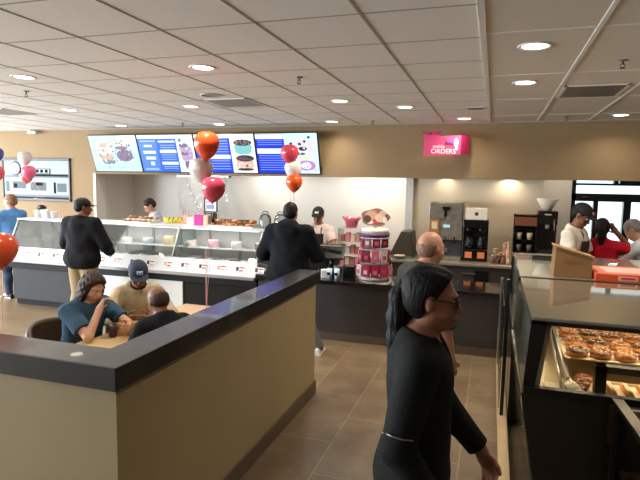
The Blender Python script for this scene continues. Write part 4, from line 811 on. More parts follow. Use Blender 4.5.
def person(label, loc, rz, H=1.7, skin='light', res=.008, lean=0., twist=0., sit=False, head=(0, 0, 0), hair='short', haircol='#1d1613', top=None, bottom=None, shoes='#222222', J=None,
           cap=None, apron=None, vneck=False, collar=None, hdir=None, glasses=False, build=1., hands=(.5, .5), thumbs=None, eyes=True, beltdrop=0., group=None, fine=None):
    root = empty('person', loc, rz, label, 'person', group); sc_ = H/1.7; J = J or {}
    pel = V3(0, 0, .93)*sc_; Rl = RX(-lean)@RZ(twist)
    dz = V3(0, 0, (.56-.93*sc_) if sit else 0)
    up = lambda x, y, z: Rl@(V3(x, y, z)*sc_-pel)+pel+dz
    lw = lambda x, y, z: V3(x, y, z)*sc_+dz
    b = build
    j = dict(neck0=up(0, -.015, 1.42), neck1=up(0, .012, 1.52), head=up(0, .022, 1.582), waist=up(0, 0, 1.08), chest=up(0, 0, 1.25),
             shR=up(.168*b**.55, -.012, 1.368), shL=up(-.168*b**.55, -.012, 1.368), elR=up(.225*b, -.03, 1.10), elL=up(-.225*b, -.03, 1.10), wrR=up(.235*b, .06, .86), wrL=up(-.235*b, .06, .86),
             hipR=lw(.088, 0, .90), hipL=lw(-.088, 0, .90), knR=lw(.10, .02, .49), knL=lw(-.10, .02, .49), anR=lw(.10, -.02, .09), anL=lw(-.10, -.02, .09))
    if sit: j.update(knR=V3(.12, .43, .50), knL=V3(-.12, .43, .50), anR=V3(.12, .40, .09), anL=V3(-.12, .40, .09))
    for k_, v in J.items(): j[k_] = np.array(v, float)
    S = sc_
    HR = Rl@RZ(head[0])@RX(-head[1])@RY(head[2]); hc = j['head']; hp = lambda x, y, z: hc+HR@(V3(x, y, z)*S)
    he = lambda c, r, k=.02: ell(hp(*c), V3(*r)*S, HR, k)
    headp = [he((0, -.018, .028), (.076, .096, .090)), he((0, .022, -.030), (.062, .066, .078), .03), he((0, .058, -.090), (.026, .024, .022), .03), he((0, .062, .022), (.050, .030, .016), .02),
             he((.035, .058, -.040), (.022, .022, .022), .02), he((-.035, .058, -.040), (.022, .022, .022), .02),
             cone(hp(0, .086, .006), hp(0, .107, -.030), .008*S, .012*S, .010), he((.010, .098, -.034), (.008, .009, .007), .006), he((-.010, .098, -.034), (.008, .009, .007), .006),
             he((0, .088, -.058), (.022, .010, .006), .006), he((0, .086, -.068), (.019, .010, .007), .006), he((.0, .076, -.062), (.030, .02, .022), .015),
             he((.075, -.006, -.008), (.009, .017, .028), .006), he((-.075, -.006, -.008), (.009, .017, .028), .006)]
    neckp = [cone(j['neck0'], j['neck1']+(j['head']-j['neck1'])*.2, .056*S*min(b, 1.05)**2, .053*S*min(b, 1.05), .03), cone(up(0, -.02, 1.36), j['neck0'], .075*S*b, .056*S*min(b, 1.05), .04)]
    TR = Rl
    torso = [ell(up(0, .0, 1.26), V3(.158*b, .112, .175)*S, TR, .05), cone(j['shR']*.8+j['shL']*.2, j['shL']*.8+j['shR']*.2, .060*S, .060*S, .06), cone(up(0, -.03, 1.425), j['shR']*.62+j['shL']*.38, .048*S, .05*S, .05), cone(up(0, -.03, 1.425), j['shL']*.62+j['shR']*.38, .048*S, .05*S, .05), ell(up(0, .008, 1.07), V3(.142*b, .108*b, .16)*S, TR, .06),
             ell(up(0, -.01, .95), V3(.165*b, .118, .12)*S, TR if not sit else np.eye(3), .06)]
    arm = []
    for s_ in 'RL':
        arm += [cone(j['sh'+s_], j['el'+s_], .052*S*b**.5, .040*S, .035), cone(j['el'+s_], j['wr'+s_], .041*S, .027*S, .015)]
    leg = [ell((j['hipR']+j['hipL'])/2+V3(0, -.02, -.01), V3(.158*b, .12, .11)*S, None, .05)]
    for s_ in 'RL': leg += [cone(j['hip'+s_], j['kn'+s_], .088*S*b**.5, .060*S, .03), cone(j['kn'+s_], j['an'+s_], .060*S, .038*S, .03), ell(j['kn'+s_]*.6+j['an'+s_]*.4+(V3(0, -.015, 0)), V3(.055, .058, .11)*S, None, .03)]
    foot = [ell(j['an'+s_]+V3(0, .06, -.05)*S, V3(.040, .115, .035)*S, None, .02) for s_ in 'RL']
    hands_p = []
    for i, s_ in enumerate('RL'):
        d = np.array((hdir or {}).get(s_, j['wr'+s_]-j['el'+s_]), float); th = (thumbs or {}).get(s_, V3(0, 1, .2)); hands_p += hand(j['wr'+s_], d, np.array(th, float), s_ == 'R', hands[i], S)
    skm = mat('skin_'+skin, SK[skin], .5, var=.05, scale=14, sub=.08); lipm = mat('lips_'+skin, '#9c5a4e' if skin != 'brown' else '#5c3028', .45)
    lp = hp(0, .096, -.063)
    def mf(c): return (np.linalg.norm((c-lp)@HR/(V3(.022, .016, .011)*S), axis=1) < 1).astype(int)
    sock = [(hp(.031, .088, .004), .015*S), (hp(-.031, .088, .004), .015*S)]
    def pst(d, P):
        for c, r_ in sock: q = np.linalg.norm(P-c, axis=1)-r_; d = -sm(-d, q, .008)
        return d
    sdf_mesh('body', neckp+torso+arm+leg+foot+hands_p+headp, res, [skm, lipm], root, pst, 0., mf)
    if eyes:
        for x in (.031, -.031):
            m = MB(); m.ball(hp(x, .071, .004), .0125*S, .0125*S, .0125*S, 12, 8); e = m.build('eye', mat('eye_white', '#d9d5cf', .2), root)
            m = MB(); m.ball(hp(x, .0795, .004), .006*S, .006*S, .006*S, 10, 6); m.build('iris', mat('iris', '#2a1a12', .15), e)
    # trousers
    fold = lambda P, a, f=22., ph=0.: a*(np.sin(P[:, 2]*f+3*np.sin(P[:, 0]*14+ph)+2*np.cos(P[:, 1]*13))*.6+np.sin(P[:, 0]*31+P[:, 2]*13+ph)*.4)
    if bottom:
        bc_, bt = bottom; wz = (pel+dz)[2]+.09*S
        def pp(d, P):
            d = d+fold(P, .004, 18); d = np.maximum(d, P[:, 2]-wz)
            return np.maximum(d, .055-P[:, 2]) if True else d
        lp_ = leg+[torso[3]]
        sdf_mesh('trousers', [q if q[0] == 'e' else cone(q[1], q[2], q[3], q[4]+.010, q[5]) for q in lp_], res*1.15, mat('cloth'+bc_, bc_, .85, var=.08, scale=10), root, pp, bt)
    for s_ in 'RL':
        a_ = j['an'+s_]; m = MB(); prof = []
        for k in range(7):
            y = -.085+.28*k/6; wd = (.030, .040, .038, .040, .047, .045, .028)[k]; ht = (.075, .095, .105, .085, .062, .052, .035)[k]
            ring = [m.bm.verts.new((a_[0]+wd*math.cos(t)*S, a_[1]+y*S, max(.002, a_[2]-.088*S+(ht*max(0, math.sin(t)))*S))) for t in [math.pi*q/8 for q in range(9)]]
            prof.append(ring)
        for A, B_ in zip(prof, prof[1:]):
            for q in range(8): m.bm.faces.new((A[q], A[q+1], B_[q+1], B_[q])).smooth = True
            m.bm.faces.new((A[8], A[0], B_[0], B_[8]))
        m.bm.faces.new(prof[0]); m.bm.faces.new(prof[-1][::-1]); sh = m.build('shoe', mat('shoe'+shoes, shoes, .5), root)
        m = MB(); m.box(a_[0]-.043*S, a_[0]+.043*S, a_[1]-.085*S, a_[1]+.19*S, max(0, a_[2]-.09*S), max(0, a_[2]-.09*S)+.02); m.build('sole', mat('sole_pale', '#cfcac0', .6), sh, .008)
    # top garment
    if top:
        tc_, tt, slv, hem, hood, coarse = (list(top)+[False, .85][len(top)-4:])[:6]
        ta = list(torso)+[cone(up(0, -.02, 1.36), j['neck0']-(j['neck1']-j['neck0'])*.1, .085*S*b, .066*S, .04), ell((j['hipR']+j['hipL'])/2+V3(0, -.01, .0), V3(.150*b, .115, .09)*S, None, .05)]
        if hem < -.05 and not sit: ta.append(ell(up(0, -.01, .88), V3(.165*b, .125, .12)*S, TR, .05))
        for s_ in 'RL':
            sh_, el_, wr_ = j['sh'+s_], j['el'+s_], j['wr'+s_]
            if slv >= 1: ta += [cone(sh_, el_, .055*S*b**.5, .048*S, .045), cone(el_, el_+(wr_-el_)*(slv-1), .048*S, .036*S, .02)]
            else: ta += [cone(sh_, sh_+(el_-sh_)*slv, .058*S*b**.5, .054*S, .035)]
        if hood: ta += [ell(up(0, -.095, 1.40), V3(.11, .05, .075)*S, TR, .03), ell(up(0, -.07, 1.45), V3(.085, .04, .04)*S, TR, .02)]
        hz = (pel+dz)[2]+hem; nd = un(j['neck1']-j['neck0'])
        def pt(d, P):
            d = d+fold(P, .005 if tt > .015 else .003, 20, 1.3); d = np.maximum(d, hz-P[:, 2])
            q = P-(j['neck0']+nd*.03); t = q@nd; rad = np.linalg.norm(q-t[:, None]*nd, axis=1); d = np.maximum(d, np.minimum(t+.02, .30-rad) if False else np.where(rad < .3, np.maximum(t-.012*S, -1), -1)) if not hood else d
            ncut = np.linalg.norm((P-(j['neck1']+nd*.01))@HR/(V3(.066, .072, .075)*S), axis=1)-1
            d = np.maximum(d, -ncut*.06)
            if vneck:
                q = (P-up(0, .10, 1.33))@TR; d = np.maximum(d, -np.maximum.reduce([np.abs(q[:, 0])-.42*q[:, 2], -q[:, 2], -(q[:, 1]+.05)]))
            for s_ in 'RL':
                sh_, el_, wr_ = j['sh'+s_], j['el'+s_], j['wr'+s_]
                if slv >= 1: c0 = el_+(wr_-el_)*(slv-1); dv_ = un(wr_-el_)
                else: c0 = sh_+(el_-sh_)*slv; dv_ = un(el_-sh_)
                q = P-c0; t = q@dv_; m_ = (np.linalg.norm(q, axis=1) < .12) & (t > -.02); d = np.where(m_, np.maximum(d, t), d)
            return d
        col_m = mat('cloth'+tc_, tc_, coarse, spec=.2, var=.14, scale=14, bump=.25, bscale=220)
        sdf_mesh('jacket' if tt > .018 else 'shirt', ta, res, col_m, root, pt, tt)
    if collar: nd = un(j['neck1']-j['neck0']); sdf_mesh('collar', [cone(j['neck0']-nd*.03, j['neck0']+nd*.045, .098*S, .070*S)], .007, mat('cloth'+collar, collar, .85), root, lambda d, P: np.maximum.reduce([d, (P-j['neck0'])@nd-.055]), .004)
    if apron:
        ac, logo = apron; z0 = (pel+dz)[2]-.30 if not sit else (pel+dz)[2]-.05
        aa = torso+[ell((j['hipR']+j['hipL'])/2+V3(0, -.0, -.12), V3(.17, .14, .2)*S, None, .05)]
        ch = up(0, 0, 1.30)[2]
        def pa(d, P):
            L = (P-(pel+dz))@TR; wd = np.where(L[:, 2] > .20*S, .10*S, .17*S)
            return np.maximum.reduce([np.maximum(d, -(d+.012)), np.abs(L[:, 0])-wd, L[:, 2]-.40*S, -.32*S-L[:, 2], -L[:, 1]+.0*S])
        sdf_mesh('apron', aa, .007, mat('apron'+ac, ac, .8), root, pa, (top[1] if top else 0)+.018)
        for x in (.06, -.06): p0 = Rl@V3(x*S, .11*S, .37*S)+pel+dz; MB().tube([p0, up(x, .09, 1.40), up(x, .02, 1.45), up(x*.8, -.06, 1.42)], .009).build('apron_strap', mat('apron'+ac, ac, .8), root)
    # hair
    if hair:
        hm = mat('hair'+haircol, haircol, .6, spec=.25, var=.25, scale=30, bump=.5, bscale=90, stretch=(1, 1, .25))
        hp_ = [he((0, -.020, .034), (.0775, .098, .092), .02)]; n_ = HR@un(V3(0, .84, -.54)); p0 = hp(0, .040, .010); low = HR@V3(0, 0, 1)
        extra = []
        if hair == 'short': n_ = HR@un(V3(0, .80, -.60)); p0 = hp(0, .038, .018); extra = [he((0, -.05, -.01), (.073, .065, .06), .02)]
        if hair == 'bald': n_ = HR@un(V3(0, .9, -.1)); p0 = hp(0, -.0, .0)
        if hair in ('bun', 'pony'): extra = [he((0, -.03, .0), (.078, .082, .085), .02), he((0, .01, .055), (.070, .078, .062), .02)]
        if hair == 'pony': p0 = hp(0, .028, .035); n_ = HR@un(V3(0, .86, -.50))
        if hair == 'pony':
            a0 = hp(0, -.105, .035)
            pts = [a0, hp(0, -.120, -.01), hp(0, -.112, -.09), hp(.0, -.112, -.17), hp(.0, -.122, -.28)]; rr = [.026, .036, .042, .034, .012]
            pony = [cone(pts[i], pts[i+1], rr[i]*S, rr[i+1]*S, .02) for i in range(4)]
            o_ = MB().torus((0, 0, 0), .022, .007, 16, 8).build('hair_tie', mat('tie_black', '#101010', .5), root); o_.location = hp(0, -.118, .03); o_.rotation_euler = (1.1, 0, 0)
            sdf_mesh('ponytail', pony, max(.006, res*.8), hm, root, lambda d, P: d+.0014*np.sin((P@HR)[:, 0]*400+3*np.sin((P@HR)[:, 2]*18))+.0012*np.sin((P@HR)[:, 1]*260+(P@HR)[:, 2]*20), .002)
        if hair == 'curly': extra = [he((0, -.035, .01), (.088, .095, .092), .03), he((.078, -.01, -.055), (.030, .055, .08), .03), he((-.078, -.01, -.055), (.030, .055, .08), .03), he((0, -.065, -.06), (.08, .05, .08), .03), he((0, .02, .075), (.075, .07, .042), .03)]
        if hair == 'curly': p0 = hp(0, .052, .010); n_ = HR@un(V3(0, .97, -.25))
        if hair == 'bob': extra = [he((0, -.03, -.03), (.085, .085, .10), .02)]
        if hair == 'longback': extra = [he((0, -.04, -.02), (.082, .080, .10), .02), cone(hp(0, -.085, -.05), hp(0, -.12, -.30), .05*S, .025*S, .03)]
        z_ = {'bald': .035, 'short': 9}.get(hair, 9)
        def ph_(d, P):
            L = (P-hc)@HR/S; d = d+(.0012 if hair != 'curly' else .003)*np.sin(L[:, 0]*(160 if hair != 'curly' else 90)+3*np.sin(L[:, 2]*25))+(0 if hair != 'curly' else .006*np.sin(L[:, 0]*110)*np.sin(L[:, 1]*100)*np.sin(L[:, 2]*95))
            d = np.maximum(d, (P-p0)@n_)
            e_ = np.linalg.norm((L-np.array([0, -.004, -.012]))/np.array([9, .024, .036]), axis=1)-1
            if hair not in ('curly', 'bob'): d = np.maximum(d, -e_*.03)
            if hair == 'bald': d = np.maximum(d, L[:, 2]-.028)
            if hair in ('short', 'bald'): d = np.maximum(d, -.075-L[:, 2])
            return d
        sdf_mesh('hair', hp_+extra if hair != 'bald' else [he((0, -.018, .026), (.0775, .0975, .0905)), he((0, -.04, -.01), (.074, .074, .07), .02)], max(.0045, res*.7), hm, root, ph_, .004 if hair != 'bald' else .002)
    if cap:
        cc_, patch = cap; cm_ = mat('cap'+cc_, cc_, .75, bump=.2, bscale=200)
        n_ = HR@un(V3(0, -.12, -1)); p0 = hp(0, 0, .040)
        sdf_mesh('cap', [he((0, -.014, .034), (.084, .104, .092))], .006, cm_, root, lambda d, P: np.maximum(d, (P-p0)@n_), .006)
        m = MB(); top_, bot_ = [], []
        for k in range(13):
            a = math.pi*k/12; xi, yi = .080*math.cos(a), .060+.030*math.sin(a); xo, yo = .082*math.cos(a), .072+.092*math.sin(a)
            z = .050-.010*math.cos(a)**2; top_.append((hp(xi, yi, z+.006), hp(xo, yo, z-.010))); bot_.append((hp(xi, yi, z-.000), hp(xo, yo, z-.015)))
        tv = [[m.bm.verts.new(q) for q in t] for t in top_]; bv = [[m.bm.verts.new(q) for q in t] for t in bot_]
        for k in range(12):
            m.bm.faces.new((tv[k][0], tv[k+1][0], tv[k+1][1], tv[k][1])); m.bm.faces.new((bv[k][0], bv[k][1], bv[k+1][1], bv[k+1][0])); m.bm.faces.new((tv[k][1], tv[k+1][1], bv[k+1][1], bv[k][1])); m.bm.faces.new((tv[k][0], bv[k][0], bv[k+1][0], tv[k+1][0]))
        for q in (0, 12): m.bm.faces.new((tv[q][0], tv[q][1], bv[q][1], bv[q][0]))
        m.build('cap_brim', cm_, root)
        if patch:
            m = MB(); c0 = hp(0, .100, .082)
            for (u0, u1, v0, v1) in [(-.028, -.014, -.01, .012), (-.010, .004, -.01, .012), (.008, .026, -.01, .012)]:
                cs = [hp(u, .100-.55*abs(u)**1.6*2-(v*.55), .082+v) for u, v in ((u0, v0), (u1, v0), (u1, v1), (u0, v1))]
                bs = [c-HR@V3(0, .016, 0) for c in cs]; m.hexa([bs[0], bs[1], cs[1], cs[0], bs[3], bs[2], cs[2], cs[3]])
            m.build('cap_emblem', mat('patch'+patch, patch, .6), root)
    if glasses:
        m = MB()
        for x in (.033, -.033): m.tube([hp(x+.026*math.cos(t), .098-.25*abs(x+.026*math.cos(t))**1.2*.6, .002+.020*math.sin(t)) for t in [2*PI*k/16 for k in range(17)]], .0022*S, 6)
        for x in (.072, -.072): m.tube([hp(x*.82, .088, .008), hp(x, .070, .010), hp(x*1.1, .0, .012), hp(x*1.08, -.02, -.0)], .0025*S, 6)
        m.tube([hp(-.008, .098, .006), hp(.008, .098, .006)], .0025*S, 6); gg = m.build('glasses', mat('glasses_black', '#0d0d0f', .25), root)
        for x in (.033, -.033):
            m = MB(); m.ball((0, 0, 0), .0235*S, .001, .018*S, 16, 8, Matrix(HR.tolist())); 
            for v in m.bm.verts: v.co += Vector(hp(x, .094, .002))
            m.build('lens', glass('lens_glass', '#e9eef2', .9), gg)
    return root, j, hp
# --- the woman walking past
A, j, hp = person('woman with long dark ponytail and glasses in charcoal sweater walking past in front', (-.245, 2.0, 0), math.radians(-84), 1.70, 'tanned', .0055, lean=.03, head=(.0, .06, 0), hair='pony', haircol='#0d0a09',
    top=('#1b1e1b', .015, 1.93, -.16), bottom=('#3d4c60', .008), vneck=True, glasses=True, build=.97, shoes='#1b1b1b',
    J=dict(elL=(-.21, .10, 1.10), wrL=(-.22, .268, .905), elR=(.215, -.055, 1.09), wrR=(.22, .10, .85), knL=(-.09, .14, .50), anL=(-.09, .18, .09), knR=(.09, -.02, .50), anR=(.09, -.16, .11)), hands=(.6, .9), hdir={'L': (0, .45, -.9)}, thumbs={'L': (.4, .7, .3), 'R': (0, 1, .2)})
zp = mat('zip_silver', '#9c9c98', .35, .8)
MB().tube([(.262, -.098, 1.160), (.278, -.07, 1.158), (.284, -.035, 1.154), (.278, .0, 1.152)], .0026, 6).ball((.262, -.102, 1.160), .005, .005, .005).build('sleeve_zip', zp, A)
m = MB()
for k in range(7): m.ball((.262-.004*k, .115-.010*k, .94-.012*k), .0035, .0035, .0035, 8, 6)
m.build('hem_zip', zp, A)
# --- others standing
person('bald man in grey-green shirt leaning toward the dark counter, seen from behind', (-.47, 3.82, 0), math.radians(-45), 1.68, 'pink', .009, lean=.10, hair='bald', haircol='#94725f', top=('#3f3e38', .022, 1.0, -.12), bottom=('#2f2d2b', .010), build=1.3,
    J=dict(elR=(.29, .0, 1.06), wrR=(.29, .06, .82), elL=(-.27, .08, 1.08), wrL=(-.20, .30, .98)))
hk = person('man in black hooded sweatshirt ordering at the register, back to camera', (-2.29, 5.88, 0), math.radians(4), 1.775, 'olive', .009, lean=.06, head=(0, .18, 0), hair='short', haircol='#15110f', top=('#0e1118', .032, 1.92, -.16, True), bottom=('#55575c', .010), shoes='#d8d4cc', build=1.34,
    J=dict(elR=(.33, .10, 1.15), wrR=(.22, .36, 1.08), elL=(-.35, .06, 1.15), wrL=(-.18, .36, 1.08), knR=(.20, .0, .50), anR=(.40, -.06, .09)))
person('man in black cap, black jacket and khaki trousers by the ice cream case', (-5.33, 5.90, 0), math.radians(2), 1.75, 'brown', .009, lean=.03, head=(-.80, .1, 0), hair='short', haircol='#15110f', top=('#101015', .036, 1.9, -.16), bottom=('#9a8660', .024), cap=('#0c0d0f', None), build=1.32, shoes='#6b5a45',
    J=dict(elR=(.33, .06, 1.12), wrR=(.26, .24, 1.0), elL=(-.32, .06, 1.12), wrL=(-.20, .26, 1.02)))
person('man in light blue shirt at far left, beside the end of the ice cream case', (-7.68, 6.90, 0), math.radians(80), 1.74, 'pink', .010, head=(.3, .05, 0), hair='short', haircol='#8a6a4e', top=('#5f93cf', .016, 1.85, -.08), bottom=('#2d3b57', .010), build=1.15, J=dict(elL=(-.25, .10, 1.15), wrL=(-.12, .30, 1.28), elR=(.25, .10, 1.15), wrR=(.12, .32, 1.25)))
person('worker in pale blue shirt bending behind the ice cream case', (-5.52, 8.0, 0), math.radians(125), 1.72, 'olive', .010, lean=.25, head=(.2, .45, 0), hair='short', haircol='#2b1d18', top=('#b9c3d6', .014, .75, -.02), bottom=('#2a2a2e', .010), J=dict(elL=(-.30, .28, 1.12), wrL=(-.22, .42, 1.12), elR=(.32, .28, 1.15), wrR=(.20, .45, 1.14)))
person('cashier in black cap with white lettering, white shirt and black apron behind the register', (-2.42, 7.42, 0), math.radians(186), 1.67, 'tanned', .009, lean=.08, head=(0, .25, 0), hair='short', haircol='#15110f', top=('#e2cfcb', .014, .7, -.02), bottom=('#1b1b1b', .010), cap=('#131315', '#d8d8d8'), apron=('#17171a', None), J=dict(elR=(.26, .12, 1.12), wrR=(.14, .33, 1.05), elL=(-.26, .12, 1.12), wrL=(-.14, .33, 1.05)))
person('worker in dark cap and white polo with brown apron behind the cardboard box', (.86, 6.72, 0), math.radians(-118), 1.84, 'brown', .009, lean=.12, head=(0, .45, 0), hair='short', haircol='#120d0b', top=('#ded5c6', .016, .75, -.02), bottom=('#1b1b1b', .010), cap=('#1a1416', '#9c4a44'), apron=('#3d2722', None), J=dict(elR=(.27, .10, 1.20), wrR=(.10, .34, 1.14), elL=(-.26, .12, 1.20), wrL=(-.12, .34, 1.14)))
person('woman in red top with dark ponytail raising right hand to her ear, back to camera', (1.22, 6.95, 0), math.radians(-8), 1.66, 'brown', .009, hair='pony', haircol='#1a1210', top=('#c0182f', .014, .8, -.08), bottom=('#22242a', .010), build=1.1, J=dict(elR=(.33, .04, 1.30), wrR=(.16, .05, 1.50), elL=(-.26, .14, 1.18), wrL=(-.20, .34, 1.10)), thumbs={'R': (-1, .2, .3)}, hands=(.8, .4))
person('grey-haired worker in white shirt bending forward at the far right edge', (1.86, 7.00, 0), math.radians(62), 1.72, 'light', .010, lean=.45, head=(0, .35, 0), hair='short', haircol='#8d8a86', top=('#e3e1e2', .018, .8, -.05), bottom=('#1e2430', .014), build=1.2, J=dict(elL=(-.24, .50, 1.05), wrL=(-.12, .62, .95), elR=(.24, .50, 1.05), wrR=(.12, .62, .95)))
# --- seated at the table
person('seated woman with curly dark hair in blue denim shirt, hand raised to her mouth', (-3.25, 3.52, 0), math.radians(-100), 1.60, 'light', .0075, sit=True, lean=.30, head=(-.1, .12, 0), hair='curly', haircol='#3a291f', top=('#38536a', .018, .75, -.06), bottom=('#2a3038', .010), build=1.12,
    J=dict(elR=(.20, .38, .80), wrR=(.05, .33, .985), elL=(-.20, .36, .82), wrL=(-.08, .50, .84)), thumbs={'R': (-.6, -.6, .3), 'L': (.2, .2, 1)}, hands=(1.1, .9))
person('seated person in navy cap and cream jacket with black collar, looking down', (-3.16, 4.20, 0), math.radians(-142), 1.66, 'brown', .0075, sit=True, lean=.30, head=(.1, .22, 0), hair='short', haircol='#191412', top=('#b3a281', .022, 1.9, -.08), bottom=('#26262a', .010), cap=('#1c2740', '#9db0cc'), collar='#15161a', build=.92,
    J=dict(elR=(.27, .30, .80), wrR=(.12, .48, .82), elL=(-.27, .30, .80), wrL=(-.10, .50, .82)), hands=(.8, .8), thumbs={'R': (0, 0, 1), 'L': (0, 0, 1)})
sbm = person('seated balding man in black jacket, back to camera, at the table', (-2.17, 3.27, 0), math.radians(62), 1.53, 'brown', .0075, sit=True, lean=.36, head=(.15, .30, 0), hair='bald', haircol='#3a2a22', top=('#101117', .022, 1.9, -.08), bottom=('#1e1e22', .010), build=1.12,
    J=dict(elR=(.28, .26, .80), wrR=(.14, .46, .82), elL=(-.23, .14, .80), wrL=(-.10, .32, .82)), hands=(.8, .8), thumbs={'R': (0, 0, 1), 'L': (0, 0, 1)})
# ------------------------------------------------------------------ table, chairs, things on the table
wood = mat('table_wood', '#c8a87c', .4, var=.08, scale=3, stretch=(1, 8, 1))
t = empty('dining_table', (-2.62, 3.88, 0), 0, 'light wood table between the low divider walls with three people seated', 'table')
MB().box(-.36, .36, -.85, .85, .72, .75).build('table_top', wood, t, .006)
for y in (-.5, .5):
    MB().lathe([(.035, .02), (.035, .72)], (0, y, 0), seg=16).build('leg', blackp, t); MB().lathe([(.22, 0), (.22, .01), (.04, .03)], (0, y, 0), seg=24).build('foot', blackp, t)
chm = mat('chair_brown', '#4c3a2e', .45, var=.06)
def chair(loc, rz, lb):
    t = empty('barrel_chair', loc, rz, lb, 'chair', 'barrel chairs around the table')
    m = MB(); n = 20; rows = [(.285, .28), (.30, .55), (.30, .76), (.285, .80)]; inn = []
    for R0, R1 in ((0, 1), (1, 2)): pass
    def ring(off): return [[(r_-off)*math.cos(a) for a in []] for r_, z in rows]
    angs = [PI+ (k/n)*PI*1.0 for k in range(n+1)]
    V = []
    for off in (0, .035):
        V.append([[m.bm.verts.new(((r_-off)*math.cos(a), (r_-off)*math.sin(a), z-(.16*(1-abs(math.sin(a)))**1.5 if z > .6 else 0))) for a in angs] for r_, z in rows])
    for i in range(3):
        for k in range(n):
            m.bm.faces.new((V[0][i][k], V[0][i][k+1], V[0][i+1][k+1], V[0][i+1][k])); m.bm.faces.new((V[1][i][k], V[1][i+1][k], V[1][i+1][k+1], V[1][i][k+1]))
    for k in range(n): m.bm.faces.new((V[0][3][k], V[0][3][k+1], V[1][3][k+1], V[1][3][k])); m.bm.faces.new((V[0][0][k+1], V[0][0][k], V[1][0][k], V[1][0][k+1]))
    for e_ in (0, n):
        for i in range(3): m.bm.faces.new((V[0][i][e_], V[0][i+1][e_], V[1][i+1][e_], V[1][i][e_]))
    for f in m.bm.faces: f.smooth = True
    m.build('backrest', chm, t)
    MB().lathe([(.0, .38), (.25, .38), (.26, .41), (.25, .44), (0, .445)], seg=28).build('seat', chm, t)
    for a in (.7, 2.44, 3.84, 5.58): MB().tube([(.20*math.cos(a), .20*math.sin(a), .38), (.24*math.cos(a), .24*math.sin(a), 0)], .014).build('leg', blackp, t)
    return t
ch = chair((-3.38, 3.52, 0), math.radians(-100), 'brown rounded chair of the woman in blue denim, its back towards the left')
copy_tree(ch, (-3.24, 4.30, 0), math.radians(-142), 'brown rounded chair under the person in cream jacket')
copy_tree(ch, (-2.10, 3.20, 0), math.radians(62), 'brown rounded chair under the seated man in black jacket')
t = empty('takeout_bag', (-2.80, 3.60, .751), .5, 'brown paper takeout bag lying on the table between the diners', 'bag')
m = MB(); m.hexa([(-.13, -.08, 0), (.13, -.08, 0), (.13, .08, 0), (-.13, .08, 0), (-.14, -.05, .085), (.12, -.03, .10), (.12, .05, .10), (-.14, .05, .08)]); bmesh.ops.subdivide_edges(m.bm, edges=m.bm.edges[:], cuts=4, use_grid_fill=True)
r = random.Random(2)
for v in m.bm.verts: v.co += Vector((r.uniform(-.006, .006), r.uniform(-.006, .006), r.uniform(-.005, .005) if v.co.z > .02 else 0))
m.build('bag_body', mat('kraft', '#9a7448', .75, var=.1), t); MB().box(.115, .17, -.05, .05, .02, .09).build('bag_opening', mat('kraft_dark', '#6d4f30', .8), t)
tag(MB().prism([(-2.98, 3.02), (-2.62, 3.06), (-2.66, 3.40), (-3.0, 3.36)], .751, .754).build('paper_wrapper', mat('wrapper', '#c9ab78', .7)), 'flat tan paper wrapper on the near end of the table', 'paper')
t = empty('drink_cup', (-2.86, 3.47, .752), 0, 'small dark cup on the table beside the denim woman', 'cup'); MB().lathe([(.027, 0), (.038, .10), (.034, .10), (.025, .01)], seg=16).build('cup', mat('cup_dark', '#3d2c24', .4), t)
tag(MB().box(-2.84, -2.78, 3.80, 3.90, .751, .775).build('napkin', mat('napkin', '#e9e7e2', .6), bevel=.006), 'crumpled white napkin in front of the person in cream jacket', 'napkin')
# ------------------------------------------------------------------ balloons
def balloon(loc, rad, col, lb, grp, end=None, tilt=(0, 0), trans=False):
    t = empty('balloon', loc, 0, lb, 'balloon', grp)
    pr_ = [(0, -1.27), (.05, -1.25), (.10, -1.22), (.05, -1.17), (.10, -1.13), (.34, -.98), (.62, -.72), (.84, -.40), (.97, -.05), (1, .2), (.96, .48), (.82, .76), (.6, .94), (.32, 1.03), (0, 1.06)]
    bm_ = mat('balloon'+col, col, .22, sub=.15, coat=.3); o = MB().lathe([(r_*rad, z*rad) for r_, z in pr_], seg=28, cap=False).build('balloon_skin', bm_, t); o.rotation_euler = (tilt[0], tilt[1], 0)
    if end is not None:
        p0 = Vector((math.sin(-tilt[1])*rad*1.2*1., 0, -rad*1.22)); p1 = Vector(end)-Vector(loc)
        pts = [p0.lerp(p1, k/12)+Vector((.008*math.sin(k*1.1), .008*math.cos(k*1.3), 0)) for k in range(12)]+[p1]
        MB().tube(pts, .0022, 5).build('ribbon', mat('ribbon_pink', '#d9a39a', .4), t)
    return t
E1 = (-2.57, 4.45, .77)
balloon((-2.58, 4.48, 2.345), .120, '#e2501f', 'large orange balloon at the top of middle bunch, over the second menu screen', 'middle balloon bunch', E1)
balloon((-2.665, 4.52, 2.11), .115, '#e3ded9', 'white balloon in middle bunch, between orange and pink ones', 'middle balloon bunch', E1, (0, -.15))
balloon((-2.49, 4.44, 1.935), .112, '#d4485f', 'pink-red balloon lowest in middle bunch', 'middle balloon bunch', E1, (0, .1))
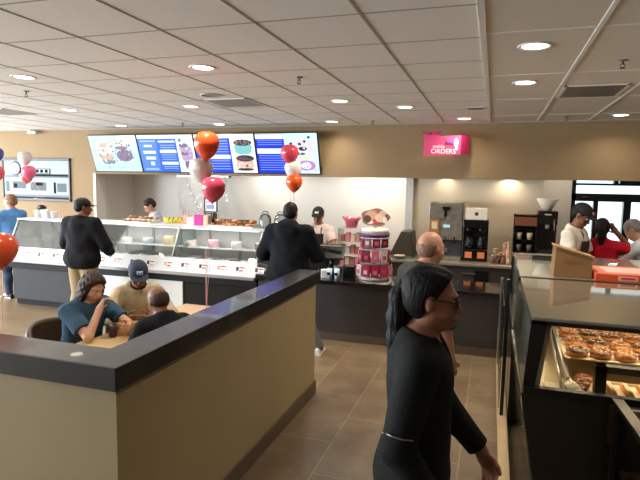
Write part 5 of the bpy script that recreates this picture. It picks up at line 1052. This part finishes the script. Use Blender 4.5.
tw = empty('balloon_weight', (-2.57, 4.45, .751), 0, 'small foil balloon weight on the far end of the table', 'balloon weight'); MB().lathe([(.03, 0), (.035, .012), (.012, .03), (0, .03)], seg=14).build('weight', mat('foil', '#c98f86', .3, .5), tw)
E2 = (-2.50, 6.62, .80)
balloon((-2.56, 6.56, 2.385), .118, '#d4485f', 'pink-red balloon topping the bunch above the man in hooded sweatshirt', 'right balloon bunch', E2)
balloon((-2.53, 6.62, 2.19), .116, '#e3ded9', 'white balloon between pink and orange, above the hooded man', 'right balloon bunch', E2)
balloon((-2.49, 6.55, 2.01), .108, '#e2561f', 'orange balloon lowest of the bunch above the hooded man', 'right balloon bunch', E2)
E3 = (-6.75, 6.90, 1.374)
balloon((-7.15, 6.72, 2.33), .105, '#e3ded9', 'white balloon in front of the framed wall picture', 'left balloon bunch', E3)
balloon((-7.02, 6.66, 2.10), .105, '#dd5f86', 'pink balloon in front of the framed wall picture', 'left balloon bunch', E3)
balloon((-7.15, 6.74, 2.03), .095, '#e2563a', 'orange balloon half hidden by the pink one, in front of wall picture', 'left balloon bunch', E3)
E4 = (-7.4, 6.3, .02)
balloon((-7.50, 6.50, 2.37), .115, '#2442a0', 'blue balloon cut by the left edge of the photo', 'far left balloons', E4)
balloon((-7.52, 6.52, 2.08), .115, '#d9536a', 'pink-red balloon at the left edge below the blue one', 'far left balloons', E4)
tw2 = empty('balloon_weight', E4, 0, 'balloon weight on the floor by the left end of the ice cream case', 'balloon weight'); MB().lathe([(.03, -.02), (.035, -.008), (.012, .01), (0, .01)], seg=14).build('weight', mat('foil', '#c98f86', .3, .5), tw2)
balloon((-3.32, 2.88, 1.495), .118, '#e2562f', 'orange balloon cut by the left edge, nearest and lowest', 'near balloon', (-3.32, 2.88, .02))
tw3 = empty('balloon_weight', (-3.32, 2.88, .02), 0, 'balloon weight on the floor below the nearest orange balloon', 'balloon weight'); MB().lathe([(.03, -.02), (.035, -.008), (.012, .01), (0, .01)], seg=14).build('weight', mat('foil', '#c98f86', .3, .5), tw3)
